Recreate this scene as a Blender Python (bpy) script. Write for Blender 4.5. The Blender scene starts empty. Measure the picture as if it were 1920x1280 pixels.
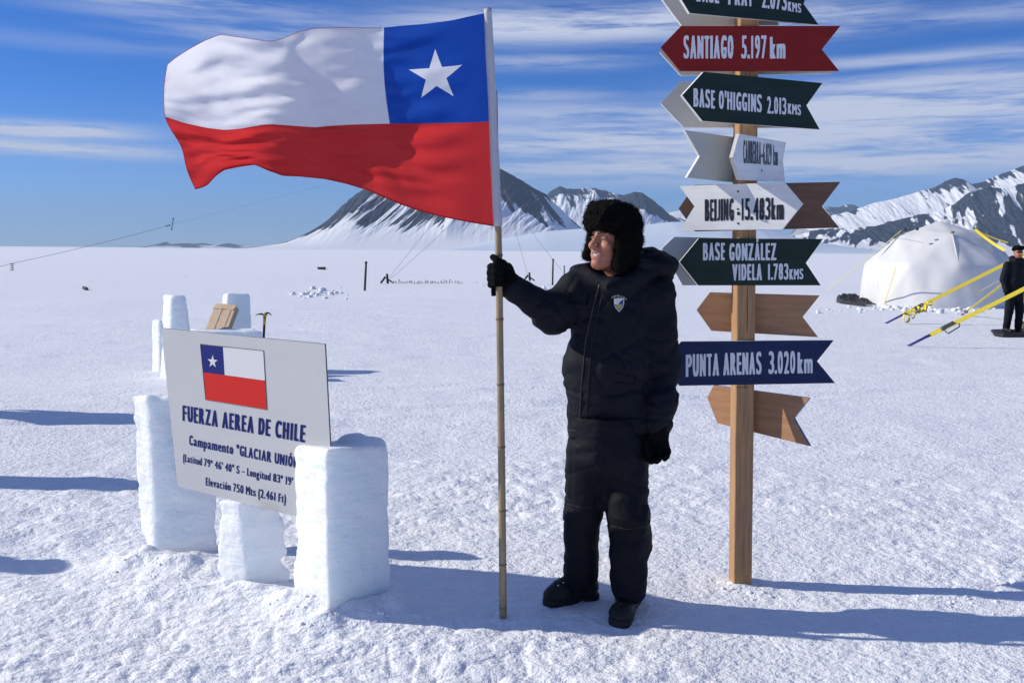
import bpy, math, random
import numpy as np
from mathutils import Vector, Matrix
from mathutils.geometry import delaunay_2d_cdt

S = bpy.context.scene
COL = S.collection
random.seed(7)
RNG = np.random.default_rng(11)
R = math.radians

# ------------------------------------------------------------------ camera
F = 1707.0                                    # focal length in source pixels (1920 wide)
CAMH = 1.62
PITCH = math.atan((640 - 469.5) / F)
ROLL = R(0.48)
camd = bpy.data.cameras.new('camera')
camd.sensor_width = 36.0
camd.lens = 36.0 * F / 1920.0
camd.clip_start = 0.05
camd.clip_end = 120000.0
cam = bpy.data.objects.new('camera', camd)
COL.objects.link(cam)
ROT = Matrix.Rotation(math.pi / 2 - PITCH, 3, 'X') @ Matrix.Rotation(ROLL, 3, 'Z')
cam.matrix_world = Matrix.Translation((0, 0, CAMH)) @ ROT.to_4x4()
S.camera = cam
RN = np.array(ROT)
CAMP = np.array([0, 0, CAMH])

# ------------------------------------------------------------------ sun, sky
SUN_EL = R(29.0)
SUN_TRAVEL = R(-6.0)                         # direction light travels on the ground, from +X
sun_dir = Vector((math.cos(SUN_TRAVEL) * math.cos(SUN_EL), math.sin(SUN_TRAVEL) * math.cos(SUN_EL), -math.sin(SUN_EL)))
sd = bpy.data.lights.new('sun', 'SUN')
sd.energy = 4.75
sd.angle = R(0.53)
sd.color = (1.0, 0.94, 0.82)
sun = bpy.data.objects.new('sun', sd)
COL.objects.link(sun)
sun.location = (-30, 8, 20)
sun.rotation_euler = sun_dir.to_track_quat('-Z', 'Y').to_euler()
to_sun = -sun_dir

S.view_settings.view_transform = 'Standard'
S.view_settings.look = 'None'
S.view_settings.gamma = 1.0
S.view_settings.use_curve_mapping = False
S.view_settings.exposure = -0.02
S.cycles.use_denoising = True
S.cycles.max_bounces = 8
S.cycles.transparent_max_bounces = 8


class NT:
    """tiny helper to write node trees as expressions"""
    def __init__(self, tree):
        self.t = tree
        self.n = tree.nodes
        self.l = tree.links
    def new(self, typ, **kw):
        n = self.n.new(typ)
        for k, v in kw.items():
            setattr(n, k, v)
        return n
    def put(self, sock, v):
        if isinstance(v, bpy.types.NodeSocket):
            self.l.new(v, sock)
        elif v is not None:
            sock.default_value = v
    def m(self, op, a, b=None, c=None, clamp=False):
        n = self.new('ShaderNodeMath', operation=op, use_clamp=clamp)
        for i, v in enumerate((a, b, c)):
            self.put(n.inputs[i], v)
        return n.outputs[0]
    def vm(self, op, a, b=None):
        n = self.new('ShaderNodeVectorMath', operation=op)
        self.put(n.inputs[0], a)
        self.put(n.inputs[1], b)
        return n.outputs[0]
    def xyz(self, x, y, z):
        n = self.new('ShaderNodeCombineXYZ')
        for i, v in enumerate((x, y, z)):
            self.put(n.inputs[i], v)
        return n.outputs[0]
    def sep(self, v):
        n = self.new('ShaderNodeSeparateXYZ')
        self.put(n.inputs[0], v)
        return n.outputs
    def noise(self, vec, scale, detail=4.0, rough=0.55, dist=0.0):
        n = self.new('ShaderNodeTexNoise')
        self.put(n.inputs['Vector'], vec)
        n.inputs['Scale'].default_value = scale
        n.inputs['Detail'].default_value = detail
        n.inputs['Roughness'].default_value = rough
        n.inputs['Distortion'].default_value = dist
        return n.outputs['Fac']
    def ramp(self, fac, lo, hi, a=0.0, b=1.0, smooth=True):
        n = self.new('ShaderNodeMapRange', interpolation_type='SMOOTHSTEP' if smooth else 'LINEAR')
        self.put(n.inputs['Value'], fac)
        for k, v in (('From Min', lo), ('From Max', hi), ('To Min', a), ('To Max', b)):
            self.put(n.inputs[k], v)
        return n.outputs[0]
    def mix(self, fac, a, b):
        n = self.new('ShaderNodeMix', data_type='RGBA')
        self.put(n.inputs[0], fac)
        for s, v in ((n.inputs[6], a), (n.inputs[7], b)):
            if isinstance(v, (tuple, list)) and len(v) == 3:
                v = (*v, 1)
            self.put(s, v)
        return n.outputs[2]


def ray(px, py):
    v = RN @ np.array([(px - 960) / F, (640 - py) / F, -1.0])
    return v / np.linalg.norm(v)


def azel(px, py):
    d = ray(px, py)
    return math.atan2(d[0], d[1]), math.asin(d[2])


world = bpy.data.worlds.new('World')
S.world = world
world.use_nodes = True
W = NT(world.node_tree)
W.n.clear()
sky = W.new('ShaderNodeTexSky', sky_type='NISHITA')
sky.sun_disc = False
sky.sun_elevation = SUN_EL
sky.sun_rotation = math.atan2(to_sun.x, to_sun.y)
sky.altitude = 1500
sky.air_density = 0.85
sky.dust_density = 0.05
sky.ozone_density = 3.2
skycol = W.new('ShaderNodeHueSaturation')
skycol.inputs['Saturation'].default_value = 1.12
W.l.new(sky.outputs[0], skycol.inputs['Color'])
gen = W.new('ShaderNodeTexCoord').outputs['Generated']
gx, gy, gz = W.sep(gen)
az = W.m('ARCTAN2', gx, gy)
el = W.m('ARCSINE', gz)
# cirrus: long streaks lying along the horizon, in a few banks
bands = [  # centre px, py, half sizes px, strength
    (1080, 47, 330, 27, 1.0), (1480, 42, 170, 26, 0.85), (470, 36, 300, 12, 0.4), (330, 4, 260, 11, 0.55),
    (620, 66, 260, 20, 0.6), (30, 242, 165, 13, 1.35), (70, 278, 200, 12, 1.05),
    (1330, 262, 560, 36, 1.0), (1700, 205, 420, 38, 1.05), (1760, 152, 260, 15, 0.75), (1500, 308, 620, 26, 0.95),
    (1800, 268, 320, 34, 0.9), (1050, 215, 220, 26, 0.6), (1700, 112, 200, 9, 0.6), (1000, 120, 170, 12, 0.5),
    (1850, 100, 150, 12, 0.45), (1350, 215, 300, 24, 0.7), (1030, 178, 120, 10, 0.45), (240, 88, 420, 12, 0.16), (1850, 20, 180, 14, 0.45)]
acc = None
warp = W.noise(W.xyz(W.m('MULTIPLY', az, 3.0), W.m('MULTIPLY', el, 14.0), 2.0), 1.0, 3.0)
el_w = W.m('ADD', el, W.m('MULTIPLY', W.m('SUBTRACT', warp, 0.5), 0.016))
for (bx, by, brx, bry, amp) in bands:
    a0, e0 = azel(bx, by)
    u = W.m('DIVIDE', W.m('SUBTRACT', az, a0), brx / F)
    v = W.m('DIVIDE', W.m('SUBTRACT', W.m('SUBTRACT', el_w, e0), W.m('MULTIPLY', W.m('SUBTRACT', az, a0), 0.012)), bry / F)
    q = W.m('ADD', W.m('POWER', W.m('ABSOLUTE', u), 2.6), W.m('POWER', W.m('ABSOLUTE', v), 2.0))
    g = W.m('MULTIPLY', W.m('POWER', 2.718, W.m('MULTIPLY', q, -0.8)), amp)
    acc = g if acc is None else W.m('MAXIMUM', acc, g)
# streak noise; unseen cirrus added overhead and behind to brighten shaded snow
n1 = W.noise(W.xyz(W.m('MULTIPLY', az, 5.0), W.m('MULTIPLY', el, 75.0), 0.7), 1.0, 6.0, 0.6, 0.25)
n2 = W.noise(W.xyz(W.m('ADD', W.m('MULTIPLY', az, 22.0), W.m('MULTIPLY', el, 30.0)), W.m('MULTIPLY', el_w, 230.0), 4.2), 1.0, 7.0, 0.68, 0.5)
tex = W.m('ADD', W.m('MULTIPLY', n1, 0.68), W.m('MULTIPLY', n2, 0.32))
fac = W.m('MULTIPLY', acc, W.ramp(tex, 0.33, 0.58, 0.14, 1.28))
fill_cirrus = W.m('MULTIPLY', W.ramp(n1, 0.36, 0.72), W.ramp(el, 0.28, 0.6, 0.02, 0.66))
fac = W.m('MULTIPLY', W.m('ADD', fac, fill_cirrus), 0.93, clamp=True)
CLOUD = (7.6, 8.3, 10.6)
lowfac = W.m('MULTIPLY', fac, W.ramp(el, 0.0, 0.03))
def rgbmul(a, b):
    n = W.new('ShaderNodeMix', data_type='RGBA', blend_type='MULTIPLY')
    n.inputs[0].default_value = 1.0
    W.put(n.inputs[6], a); W.put(n.inputs[7], b)
    return n.outputs[2]


tint = W.mix(W.ramp(el, 0.0, 0.07), (0.80, 0.99, 1.62), (0.75, 1.02, 1.56))
tint = W.mix(W.ramp(el, 0.06, 0.2), tint, (0.27, 0.85, 1.60))
col = W.mix(lowfac, rgbmul(skycol.outputs[0], tint), CLOUD)
bg = W.new('ShaderNodeBackground')
W.l.new(col, bg.inputs['Color'])
bg.inputs['Strength'].default_value = 0.078
wo = W.new('ShaderNodeOutputWorld')
W.l.new(bg.outputs[0], wo.inputs['Surface'])


# ------------------------------------------------------------------ pixel -> space helpers
def PY(px, py, Y):
    d = ray(px, py)
    return CAMP + d * (Y / d[1])


def G(px, py, z=0.0):
    d = ray(px, py)
    return CAMP + d * ((z - CAMH) / d[2])


def PL(px, py, p0, n):
    d = ray(px, py)
    return CAMP + d * (np.dot(np.asarray(p0) - CAMP, n) / np.dot(d, n))


# ------------------------------------------------------------------ noise
def _h(ix, iy, iz, seed):
    h = (ix.astype(np.uint32) * np.uint32(374761393) + iy.astype(np.uint32) * np.uint32(668265263)
         + iz.astype(np.uint32) * np.uint32(2147483647 - 58) + np.uint32(seed * 974711 + 13))
    h = (h ^ (h >> np.uint32(13))) * np.uint32(1274126177)
    h = (h ^ (h >> np.uint32(16))) * np.uint32(2246822519)
    h = h ^ (h >> np.uint32(13))
    return (h & np.uint32(0xFFFF)).astype(np.float32) / 32767.5 - 1.0


def vnoise(x, y, z=None, seed=0):
    """smooth value noise, about -1..1"""
    x = np.asarray(x, np.float64); y = np.asarray(y, np.float64)
    x0 = np.floor(x); y0 = np.floor(y)
    fx = (x - x0).astype(np.float32); fy = (y - y0).astype(np.float32)
    ux = fx * fx * fx * (fx * (fx * 6 - 15) + 10); uy = fy * fy * fy * (fy * (fy * 6 - 15) + 10)
    ix = x0.astype(np.int64); iy = y0.astype(np.int64)
    if z is None:
        iz = np.zeros_like(ix)
        a = _h(ix, iy, iz, seed); b = _h(ix + 1, iy, iz, seed)
        c = _h(ix, iy + 1, iz, seed); d = _h(ix + 1, iy + 1, iz, seed)
        return (a + (b - a) * ux) * (1 - uy) + (c + (d - c) * ux) * uy
    z = np.asarray(z, np.float64); z0 = np.floor(z); fz = (z - z0).astype(np.float32)
    uz = fz * fz * fz * (fz * (fz * 6 - 15) + 10); iz = z0.astype(np.int64)
    out = []
    for k in (0, 1):
        a = _h(ix, iy, iz + k, seed); b = _h(ix + 1, iy, iz + k, seed)
        c = _h(ix, iy + 1, iz + k, seed); d = _h(ix + 1, iy + 1, iz + k, seed)
        out.append((a + (b - a) * ux) * (1 - uy) + (c + (d - c) * ux) * uy)
    return out[0] * (1 - uz) + out[1] * uz


def fbm2(x, y, seed=0, oct=4, gain=0.5):
    s = 0.0; a = 1.0; f = 1.0; t = 0
    for k in range(oct):
        s = s + a * vnoise(x * f + 17.3 * k, y * f - 9.1 * k, seed=seed + k); t += a; a *= gain; f *= 2.03
    return s / t


def fbm3(P, seed=0, oct=3, gain=0.5):
    s = 0.0; a = 1.0; f = 1.0; t = 0
    for k in range(oct):
        s = s + a * vnoise(P[:, 0] * f + 7.7 * k, P[:, 1] * f, P[:, 2] * f, seed=seed + k); t += a; a *= gain; f *= 2.03
    return s / t


def sstep(x, a, b):
    t = np.clip((x - a) / (b - a), 0, 1)
    return t * t * (3 - 2 * t)


# ------------------------------------------------------------------ objects
def wloc(o):
    v = np.zeros(3)
    while o is not None:
        v = v + np.array(o.location); o = o.parent
    return v


def build(name, V, Fc, mats, parent=None, origin=None, smooth=True, mi=None, uv=None):
    """link V, Fc (world coordinates) as one mesh object; mi = material index per face"""
    V = np.asarray(V, np.float64).reshape(-1, 3)
    o_loc = np.zeros(3)
    if parent is None and origin is not None:
        o_loc = np.asarray(origin, float)
    base = wloc(parent) + o_loc
    me = bpy.data.meshes.new(name)
    if isinstance(Fc, np.ndarray):
        n = Fc.shape[1]
        me.vertices.add(len(V)); me.vertices.foreach_set('co', (V - base).ravel())
        me.loops.add(Fc.size); me.loops.foreach_set('vertex_index', Fc.astype(np.int32).ravel())
        me.polygons.add(len(Fc)); me.polygons.foreach_set('loop_start', np.arange(0, Fc.size, n, dtype=np.int32))
        me.update(calc_edges=True)
    else:
        me.from_pydata([tuple(v) for v in (V - base)], [], [tuple(int(i) for i in f) for f in Fc])
        me.update()
    me.validate()
    if not isinstance(mats, (list, tuple)):
        mats = [mats]
    for m in mats:
        me.materials.append(m)
    if mi is not None:
        me.polygons.foreach_set('material_index', np.asarray(mi, np.int32))
    me.polygons.foreach_set('use_smooth', np.full(len(me.polygons), bool(smooth)))
    if uv is not None:
        lay = me.uv_layers.new(name='UVMap')
        vi = np.empty(len(me.loops), np.int32); me.loops.foreach_get('vertex_index', vi)
        lay.data.foreach_set('uv', np.asarray(uv, np.float32)[vi].ravel())
    me.update()
    o = bpy.data.objects.new(name, me)
    COL.objects.link(o)
    if parent is not None:
        o.parent = parent
    o.location = o_loc
    return o


def empty(name, loc):
    o = bpy.data.objects.new(name, None)
    COL.objects.link(o)
    o.location = tuple(float(v) for v in loc)
    o.empty_display_size = 0.2
    return o


def tag(o, label=None, cat=None, group=None, kind=None):
    if label: o['label'] = label
    if cat: o['category'] = cat
    if group: o['group'] = group
    if kind: o['kind'] = kind
    return o


class MB:
    """collects closed shapes into one vertex / face list"""
    def __init__(self):
        self.v = []; self.f = []; self.n = 0; self.mi = []
    def add(self, V, Fc, mi=0):
        V = np.asarray(V, float).reshape(-1, 3)
        self.v.append(V)
        for f in Fc:
            self.f.append([int(i) + self.n for i in f]); self.mi.append(mi)
        self.n += len(V)
    def tube(self, pts, rad, seg=8, mi=0, caps=True, flat=None):
        pts = [np.asarray(p, float) for p in pts]
        if not hasattr(rad, '__len__'):
            rad = [rad] * len(pts)
        V = []; up = None
        for i, p in enumerate(pts):
            t = pts[min(i + 1, len(pts) - 1)] - pts[max(i - 1, 0)]
            t = t / (np.linalg.norm(t) + 1e-12)
            if up is None:
                up = np.array([0, 0, 1.0]) if abs(t[2]) < 0.9 else np.array([0, 1.0, 0])
            a = np.cross(t, up); a /= np.linalg.norm(a) + 1e-12
            b = np.cross(a, t); up = b
            for k in range(seg):
                an = 2 * math.pi * k / seg
                V.append(p + rad[i] * (math.cos(an) * a + (flat or 1.0) * math.sin(an) * b))
        Fc = []
        for i in range(len(pts) - 1):
            for k in range(seg):
                k2 = (k + 1) % seg
                Fc.append([i * seg + k, i * seg + k2, (i + 1) * seg + k2, (i + 1) * seg + k])
        if caps:
            Fc.append(list(range(seg))[::-1]); Fc.append([(len(pts) - 1) * seg + k for k in range(seg)])
        self.add(V, [f[::-1] for f in Fc], mi)
    def box(self, c, ax, ay, az, mi=0):
        c = np.asarray(c, float); ax, ay, az = (np.asarray(q, float) for q in (ax, ay, az))
        V = [c + sx * ax + sy * ay + sz * az for sz in (-1, 1) for sy in (-1, 1) for sx in (-1, 1)]
        self.add(V, [[0, 2, 3, 1], [4, 5, 7, 6], [0, 1, 5, 4], [2, 6, 7, 3], [1, 3, 7, 5], [0, 4, 6, 2]], mi)
    def strap(self, pts, width, wdir, thick=0.003, mi=0):
        """flat band along pts"""
        pts = [np.asarray(p, float) for p in pts]; wdir = np.asarray(wdir, float)
        V = []
        for i, p in enumerate(pts):
            t = pts[min(i + 1, len(pts) - 1)] - pts[max(i - 1, 0)]; t /= np.linalg.norm(t) + 1e-12
            w = wdir - t * np.dot(wdir, t); w /= np.linalg.norm(w) + 1e-12
            n = np.cross(t, w)
            for (a, b) in ((-1, -1), (1, -1), (1, 1), (-1, 1)):
                V.append(p + w * a * width / 2 + n * b * thick)
        Fc = [[0, 1, 2, 3]]
        for i in range(len(pts) - 1):
            for k in range(4):
                Fc.append([i * 4 + k, (i + 1) * 4 + k, (i + 1) * 4 + (k + 1) % 4, i * 4 + (k + 1) % 4])
        e = (len(pts) - 1) * 4
        Fc.append([e + 3, e + 2, e + 1, e])
        self.add(V, Fc, mi)
    def prism(self, outline, off, mi_front=0, mi_side=1, mi_back=2):
        """outline: 3-D polygon; off: vector to the back face"""
        P = np.asarray(outline, float); n = len(P); off = np.asarray(off, float)
        b = self.n
        self.v.append(P); self.v.append(P + off); self.n += 2 * n
        self.f.append([b + i for i in range(n)]); self.mi.append(mi_front)
        self.f.append([b + n + i for i in range(n)][::-1]); self.mi.append(mi_back)
        for i in range(n):
            j = (i + 1) % n
            self.f.append([b + j, b + i, b + n + i, b + n + j]); self.mi.append(mi_side)
    def build(self, name, mats, parent=None, origin=None, smooth=False):
        return build(name, np.concatenate(self.v), self.f, mats, parent, origin, smooth, self.mi)


# ------------------------------------------------------------------ materials
def mat(name, color, rough=0.6, var=None, var_scale=8.0, bump=0.0, bump_scale=40.0, spec=0.5, sheen=0.0, stretch=(1, 1, 1),
        metallic=0.0, sss=0.0, sss_r=(1, 1, 1), sss_s=0.05, coat=0.0):
    m = bpy.data.materials.new(name)
    m.use_nodes = True
    N = NT(m.node_tree)
    b = N.n['Principled BSDF']
    tc = N.new('ShaderNodeTexCoord').outputs['Object']
    vec = N.vm('MULTIPLY', tc, tuple(stretch))
    if var is not None:
        c = N.mix(N.ramp(N.noise(vec, var_scale, 5.0, 0.6), 0.3, 0.7), color, var)
        N.l.new(c, b.inputs['Base Color'])
    else:
        b.inputs['Base Color'].default_value = (*color, 1)
    b.inputs['Roughness'].default_value = rough
    b.inputs['Metallic'].default_value = metallic
    b.inputs['Specular IOR Level'].default_value = spec
    if sheen:
        b.inputs['Sheen Weight'].default_value = sheen
    if coat:
        b.inputs['Coat Weight'].default_value = coat
    if sss:
        b.inputs['Subsurface Weight'].default_value = sss
        b.inputs['Subsurface Radius'].default_value = sss_r
        b.inputs['Subsurface Scale'].default_value = sss_s
    if bump:
        bn = N.new('ShaderNodeBump')
        bn.inputs['Strength'].default_value = bump
        bn.inputs['Distance'].default_value = 0.01
        N.l.new(N.noise(vec, bump_scale, 5.0, 0.6), bn.inputs['Height'])
        N.l.new(bn.outputs[0], b.inputs['Normal'])
    return m


def snow_material():
    m = bpy.data.materials.new('snow')
    m.use_nodes = True
    N = NT(m.node_tree); b = N.n['Principled BSDF']
    tc = N.new('ShaderNodeTexCoord').outputs['Object']
    v = N.vm('MULTIPLY', tc, (1.0, 1.35, 1.0))
    n1 = N.noise(v, 9.0, 6.0, 0.65)
    n2 = N.noise(v, 0.35, 4.0, 0.6)
    c = N.mix(N.ramp(n1, 0.3, 0.7), (0.83, 0.85, 0.885), (0.90, 0.91, 0.93))
    c = N.mix(N.ramp(n2, 0.35, 0.7, 0.0, 0.35), c, (0.81, 0.835, 0.885))
    N.l.new(c, b.inputs['Base Color'])
    b.inputs['Roughness'].default_value = 0.62
    b.inputs['Specular IOR Level'].default_value = 0.25
    # grain: crusty near, wind-packed far
    h = N.m('ADD', N.m('MULTIPLY', N.noise(v, 24.0, 4.0, 0.65), 0.022), N.m('MULTIPLY', N.noise(v, 6.0, 5.0, 0.65), 0.036))
    far = N.noise(N.vm('MULTIPLY', tc, (0.35, 1.0, 1.0)), 0.9, 5.0, 0.6)
    h = N.m('ADD', h, N.m('MULTIPLY', far, 0.075))
    bn = N.new('ShaderNodeBump')
    bn.inputs['Strength'].default_value = 0.72
    bn.inputs['Distance'].default_value = 1.0
    N.l.new(h, bn.inputs['Height'])
    N.l.new(bn.outputs[0], b.inputs['Normal'])
    return m


def mountain_material():
    m = bpy.data.materials.new('mountain rock and snow')
    m.use_nodes = True
    N = NT(m.node_tree); b = N.n['Principled BSDF']
    at = N.new('ShaderNodeAttribute'); at.attribute_name = 'rock'
    tc = N.new('ShaderNodeTexCoord').outputs['Object']
    n1 = N.noise(tc, 0.012, 5.0, 0.65)
    n2 = N.noise(tc, 0.035, 4.0, 0.65)
    k = N.m('ADD', at.outputs['Fac'], N.m('ADD', N.m('MULTIPLY', N.m('SUBTRACT', n1, 0.5), 0.35), N.m('MULTIPLY', N.m('SUBTRACT', n2, 0.5), 0.3)))
    rock = N.mix(N.ramp(n2, 0.3, 0.7), (0.013, 0.020, 0.042), (0.052, 0.062, 0.092))  # bluish cast of shade and distance haze mixed into the rock colour
    c = N.mix(N.ramp(k, 0.44, 0.58), (0.80, 0.82, 0.86), rock)
    N.l.new(c, b.inputs['Base Color'])
    b.inputs['Roughness'].default_value = 0.8
    b.inputs['Specular IOR Level'].default_value = 0.15
    return m


M = {}
M['snow'] = snow_material()
M['mountain'] = mountain_material()
M['shade_tint_slope'] = mat('snow tinted with shade blue', (0.62, 0.71, 0.82), 0.6, (0.70, 0.76, 0.84), 0.004, 0.0)  # blue of shade and haze put into the slope's snow colour
M['jacket'] = mat('navy parka cloth', (0.0034, 0.0044, 0.0088), 0.7, (0.0046, 0.0060, 0.0118), 3.0, 0.3, 70.0, 0.2, 0.0)
M['trousers'] = mat('navy trouser cloth', (0.0032, 0.0040, 0.0078), 0.72, (0.0044, 0.0055, 0.0105), 3.0, 0.3, 70.0, 0.18, 0.0)
M['fur'] = mat('black fur', (0.0022, 0.0022, 0.0024), 0.85, (0.0045, 0.004, 0.004), 60.0, 0.6, 120.0, 0.1)
M['glove'] = mat('black wool', (0.003, 0.003, 0.0035), 0.9, (0.005, 0.005, 0.0055), 40.0, 0.5, 160.0, 0.1)
M['skin'] = mat('skin', (0.45, 0.195, 0.12), 0.5, (0.36, 0.135, 0.085), 22.0, 0.15, 90.0, 0.4, sss=0.12, sss_r=(1, 0.35, 0.2), sss_s=0.006)
M['lip'] = mat('lips', (0.40, 0.14, 0.11), 0.45)
M['teeth'] = mat('teeth', (0.36, 0.32, 0.28), 0.35)
M['eye'] = mat('eyes', (0.10, 0.08, 0.07), 0.15)
M['brow'] = mat('eyebrows', (0.10, 0.075, 0.06), 0.8)
M['boot'] = mat('black boot leather', (0.008, 0.0072, 0.0065), 0.5, (0.014, 0.012, 0.010), 25.0, 0.35, 60.0, 0.3)
M['sole'] = mat('boot rubber', (0.008, 0.008, 0.008), 0.7)
M['steel'] = mat('bright steel', (0.6, 0.6, 0.62), 0.25, metallic=1.0)
M['bamboo'] = mat('bamboo', (0.36, 0.27, 0.15), 0.5, (0.25, 0.18, 0.10), 5.0, 0.2, 40.0, stretch=(6, 6, 1))
M['bamboo_node'] = mat('bamboo joint', (0.17, 0.12, 0.075), 0.6)
M['lumber'] = mat('raw pine', (0.47, 0.27, 0.125), 0.6, (0.33, 0.175, 0.075), 7.0, 0.25, 30.0, stretch=(9, 9, 0.7))
M['ply'] = mat('plywood', (0.46, 0.245, 0.125), 0.65, (0.36, 0.18, 0.09), 5.0, 0.2, 30.0, stretch=(1, 1, 9))
M['ply_dark'] = mat('stained plywood', (0.185, 0.095, 0.055), 0.6, (0.14, 0.07, 0.04), 5.0, 0.2, 30.0, stretch=(1, 1, 9))
M['green'] = mat('dark green paint', (0.0085, 0.022, 0.017), 0.5, (0.014, 0.030, 0.025), 7.0, 0.12, 30.0, 0.25, stretch=(1, 1, 5))
M['red'] = mat('dark red paint', (0.26, 0.012, 0.010), 0.5, (0.21, 0.010, 0.009), 7.0, 0.12, 30.0, 0.25, stretch=(1, 1, 5))
M['navy'] = mat('navy paint', (0.006, 0.017, 0.070), 0.5, (0.010, 0.024, 0.090), 7.0, 0.12, 30.0, 0.25, stretch=(1, 1, 5))
M['white'] = mat('white paint', (0.78, 0.78, 0.77), 0.45, (0.70, 0.69, 0.67), 6.0, 0.06, 30.0, stretch=(1, 1, 6))
M['primer'] = mat('off white primer', (0.60, 0.59, 0.55), 0.6, (0.52, 0.51, 0.47), 4.0, 0.1, 20.0)
M['grey_primer'] = mat('grey primer', (0.40, 0.45, 0.47), 0.55, (0.36, 0.41, 0.43), 4.0, 0.1, 20.0)
M['blue_edge'] = mat('blue painted edge', (0.015, 0.09, 0.20), 0.4)
M['red_edge'] = mat('red painted edge', (0.30, 0.04, 0.025), 0.4)
M['letter_white'] = mat('white lettering', (0.74, 0.75, 0.78), 0.4)
M['letter_black'] = mat('black lettering', (0.012, 0.012, 0.014), 0.4)
M['letter_blue'] = mat('blue lettering', (0.008, 0.014, 0.12), 0.6, spec=0.15)
M['sign'] = mat('sign panel', (0.53, 0.53, 0.53), 0.28, (0.50, 0.50, 0.505), 2.2, 0.02, 3.0)
M['sign_back'] = mat('sign edge', (0.12, 0.12, 0.13), 0.5)
M['print_red'] = mat('printed red', (0.60, 0.020, 0.014), 0.55, spec=0.2)
M['print_blue'] = mat('printed blue', (0.008, 0.018, 0.16), 0.55, spec=0.2)
M['print_white'] = mat('printed white', (0.66, 0.66, 0.66), 0.35)
M['cardboard'] = mat('brown packing', (0.50, 0.36, 0.23), 0.5, (0.43, 0.30, 0.19), 10.0, 0.2, 20.0)
M['tape'] = mat('clear tape', (0.56, 0.43, 0.30), 0.22)
M['axe_gold'] = mat('anodised yellow', (0.55, 0.36, 0.06), 0.35, metallic=0.6)
M['dark_metal'] = mat('dark metal', (0.05, 0.05, 0.055), 0.4, metallic=0.7)
M['dark'] = mat('dark plastic', (0.012, 0.012, 0.013), 0.55, (0.02, 0.02, 0.022), 8.0, 0.3, 14.0)
M['wire'] = mat('grey wire', (0.16, 0.17, 0.19), 0.6)
M['strap'] = mat('yellow webbing', (0.80, 0.66, 0.07), 0.55, (0.70, 0.56, 0.05), 30.0, spec=0.3)
M['purple'] = mat('violet steel stake', (0.08, 0.055, 0.30), 0.4)
M['seam'] = mat('tent seam', (0.56, 0.57, 0.56), 0.7)
M['patch_white'] = mat('patch white', (0.62, 0.62, 0.62), 0.7)
M['patch_blue'] = mat('patch blue', (0.02, 0.035, 0.14), 0.7)
M['patch_gold'] = mat('patch gold', (0.52, 0.40, 0.14), 0.7)
M['olive'] = mat('olive tarp', (0.14, 0.14, 0.12), 0.7)


def cloth(name, color, trans=0.5, bump=0.0):
    m = bpy.data.materials.new(name); m.use_nodes = True
    N = NT(m.node_tree); N.n.clear()
    tc = N.new('ShaderNodeTexCoord').outputs['Object']
    c = N.mix(N.noise(tc, 40.0, 3.0), color, tuple(0.93 * q for q in color))
    bn = N.new('ShaderNodeBump'); bn.inputs['Strength'].default_value = 0.12; bn.inputs['Distance'].default_value = 0.01
    N.l.new(N.noise(tc, 14.0, 4.0, 0.6, 0.6), bn.inputs['Height'])
    d = N.new('ShaderNodeBsdfPrincipled'); N.l.new(c, d.inputs['Base Color'])
    d.inputs['Roughness'].default_value = 0.55; d.inputs['Specular IOR Level'].default_value = 0.3
    t = N.new('ShaderNodeBsdfTranslucent'); N.l.new(c, t.inputs['Color'])
    for q in (d, t):
        N.l.new(bn.outputs[0], q.inputs['Normal'])
    mx = N.new('ShaderNodeMixShader'); mx.inputs[0].default_value = trans
    N.l.new(d.outputs[0], mx.inputs[1]); N.l.new(t.outputs[0], mx.inputs[2])
    o = N.new('ShaderNodeOutputMaterial'); N.l.new(mx.outputs[0], o.inputs['Surface'])
    return m


M['flag_white'] = cloth('white flag cloth', (0.78, 0.78, 0.83), 0.55)
M['flag_red'] = cloth('red flag cloth', (0.64, 0.036, 0.038), 0.58)
M['flag_blue'] = cloth('blue flag cloth', (0.012, 0.075, 0.42), 0.45)
M['sleeve'] = cloth('white flag sleeve', (0.66, 0.66, 0.72), 0.25)
M['tent'] = cloth('white tent cloth', (0.80, 0.80, 0.80), 0.15)


def ice_material():
    m = bpy.data.materials.new('cut ice'); m.use_nodes = True
    N = NT(m.node_tree); b = N.n['Principled BSDF']
    tc = N.new('ShaderNodeTexCoord').outputs['Object']
    n1 = N.noise(N.vm('MULTIPLY', tc, (1, 1, 3.0)), 4.0, 5.0, 0.6)
    c = N.mix(N.ramp(n1, 0.3, 0.7), (0.86, 0.92, 0.945), (0.92, 0.95, 0.965))
    N.l.new(c, b.inputs['Base Color'])
    b.inputs['Roughness'].default_value = 0.45
    b.inputs['Specular IOR Level'].default_value = 0.3
    b.inputs['Subsurface Weight'].default_value = 0.55
    b.inputs['Subsurface Radius'].default_value = (0.62, 0.88, 1.0)
    b.inputs['Subsurface Scale'].default_value = 0.16
    bn = N.new('ShaderNodeBump'); bn.inputs['Strength'].default_value = 0.8; bn.inputs['Distance'].default_value = 0.022
    N.l.new(N.m('ADD', N.noise(tc, 22.0, 6.0, 0.65), N.m('MULTIPLY', N.noise(N.vm('MULTIPLY', tc, (1, 1, 4.0)), 7.0, 3.0), 0.8)), bn.inputs['Height'])
    N.l.new(bn.outputs[0], b.inputs['Normal'])
    return m


M['ice'] = ice_material()


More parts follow.
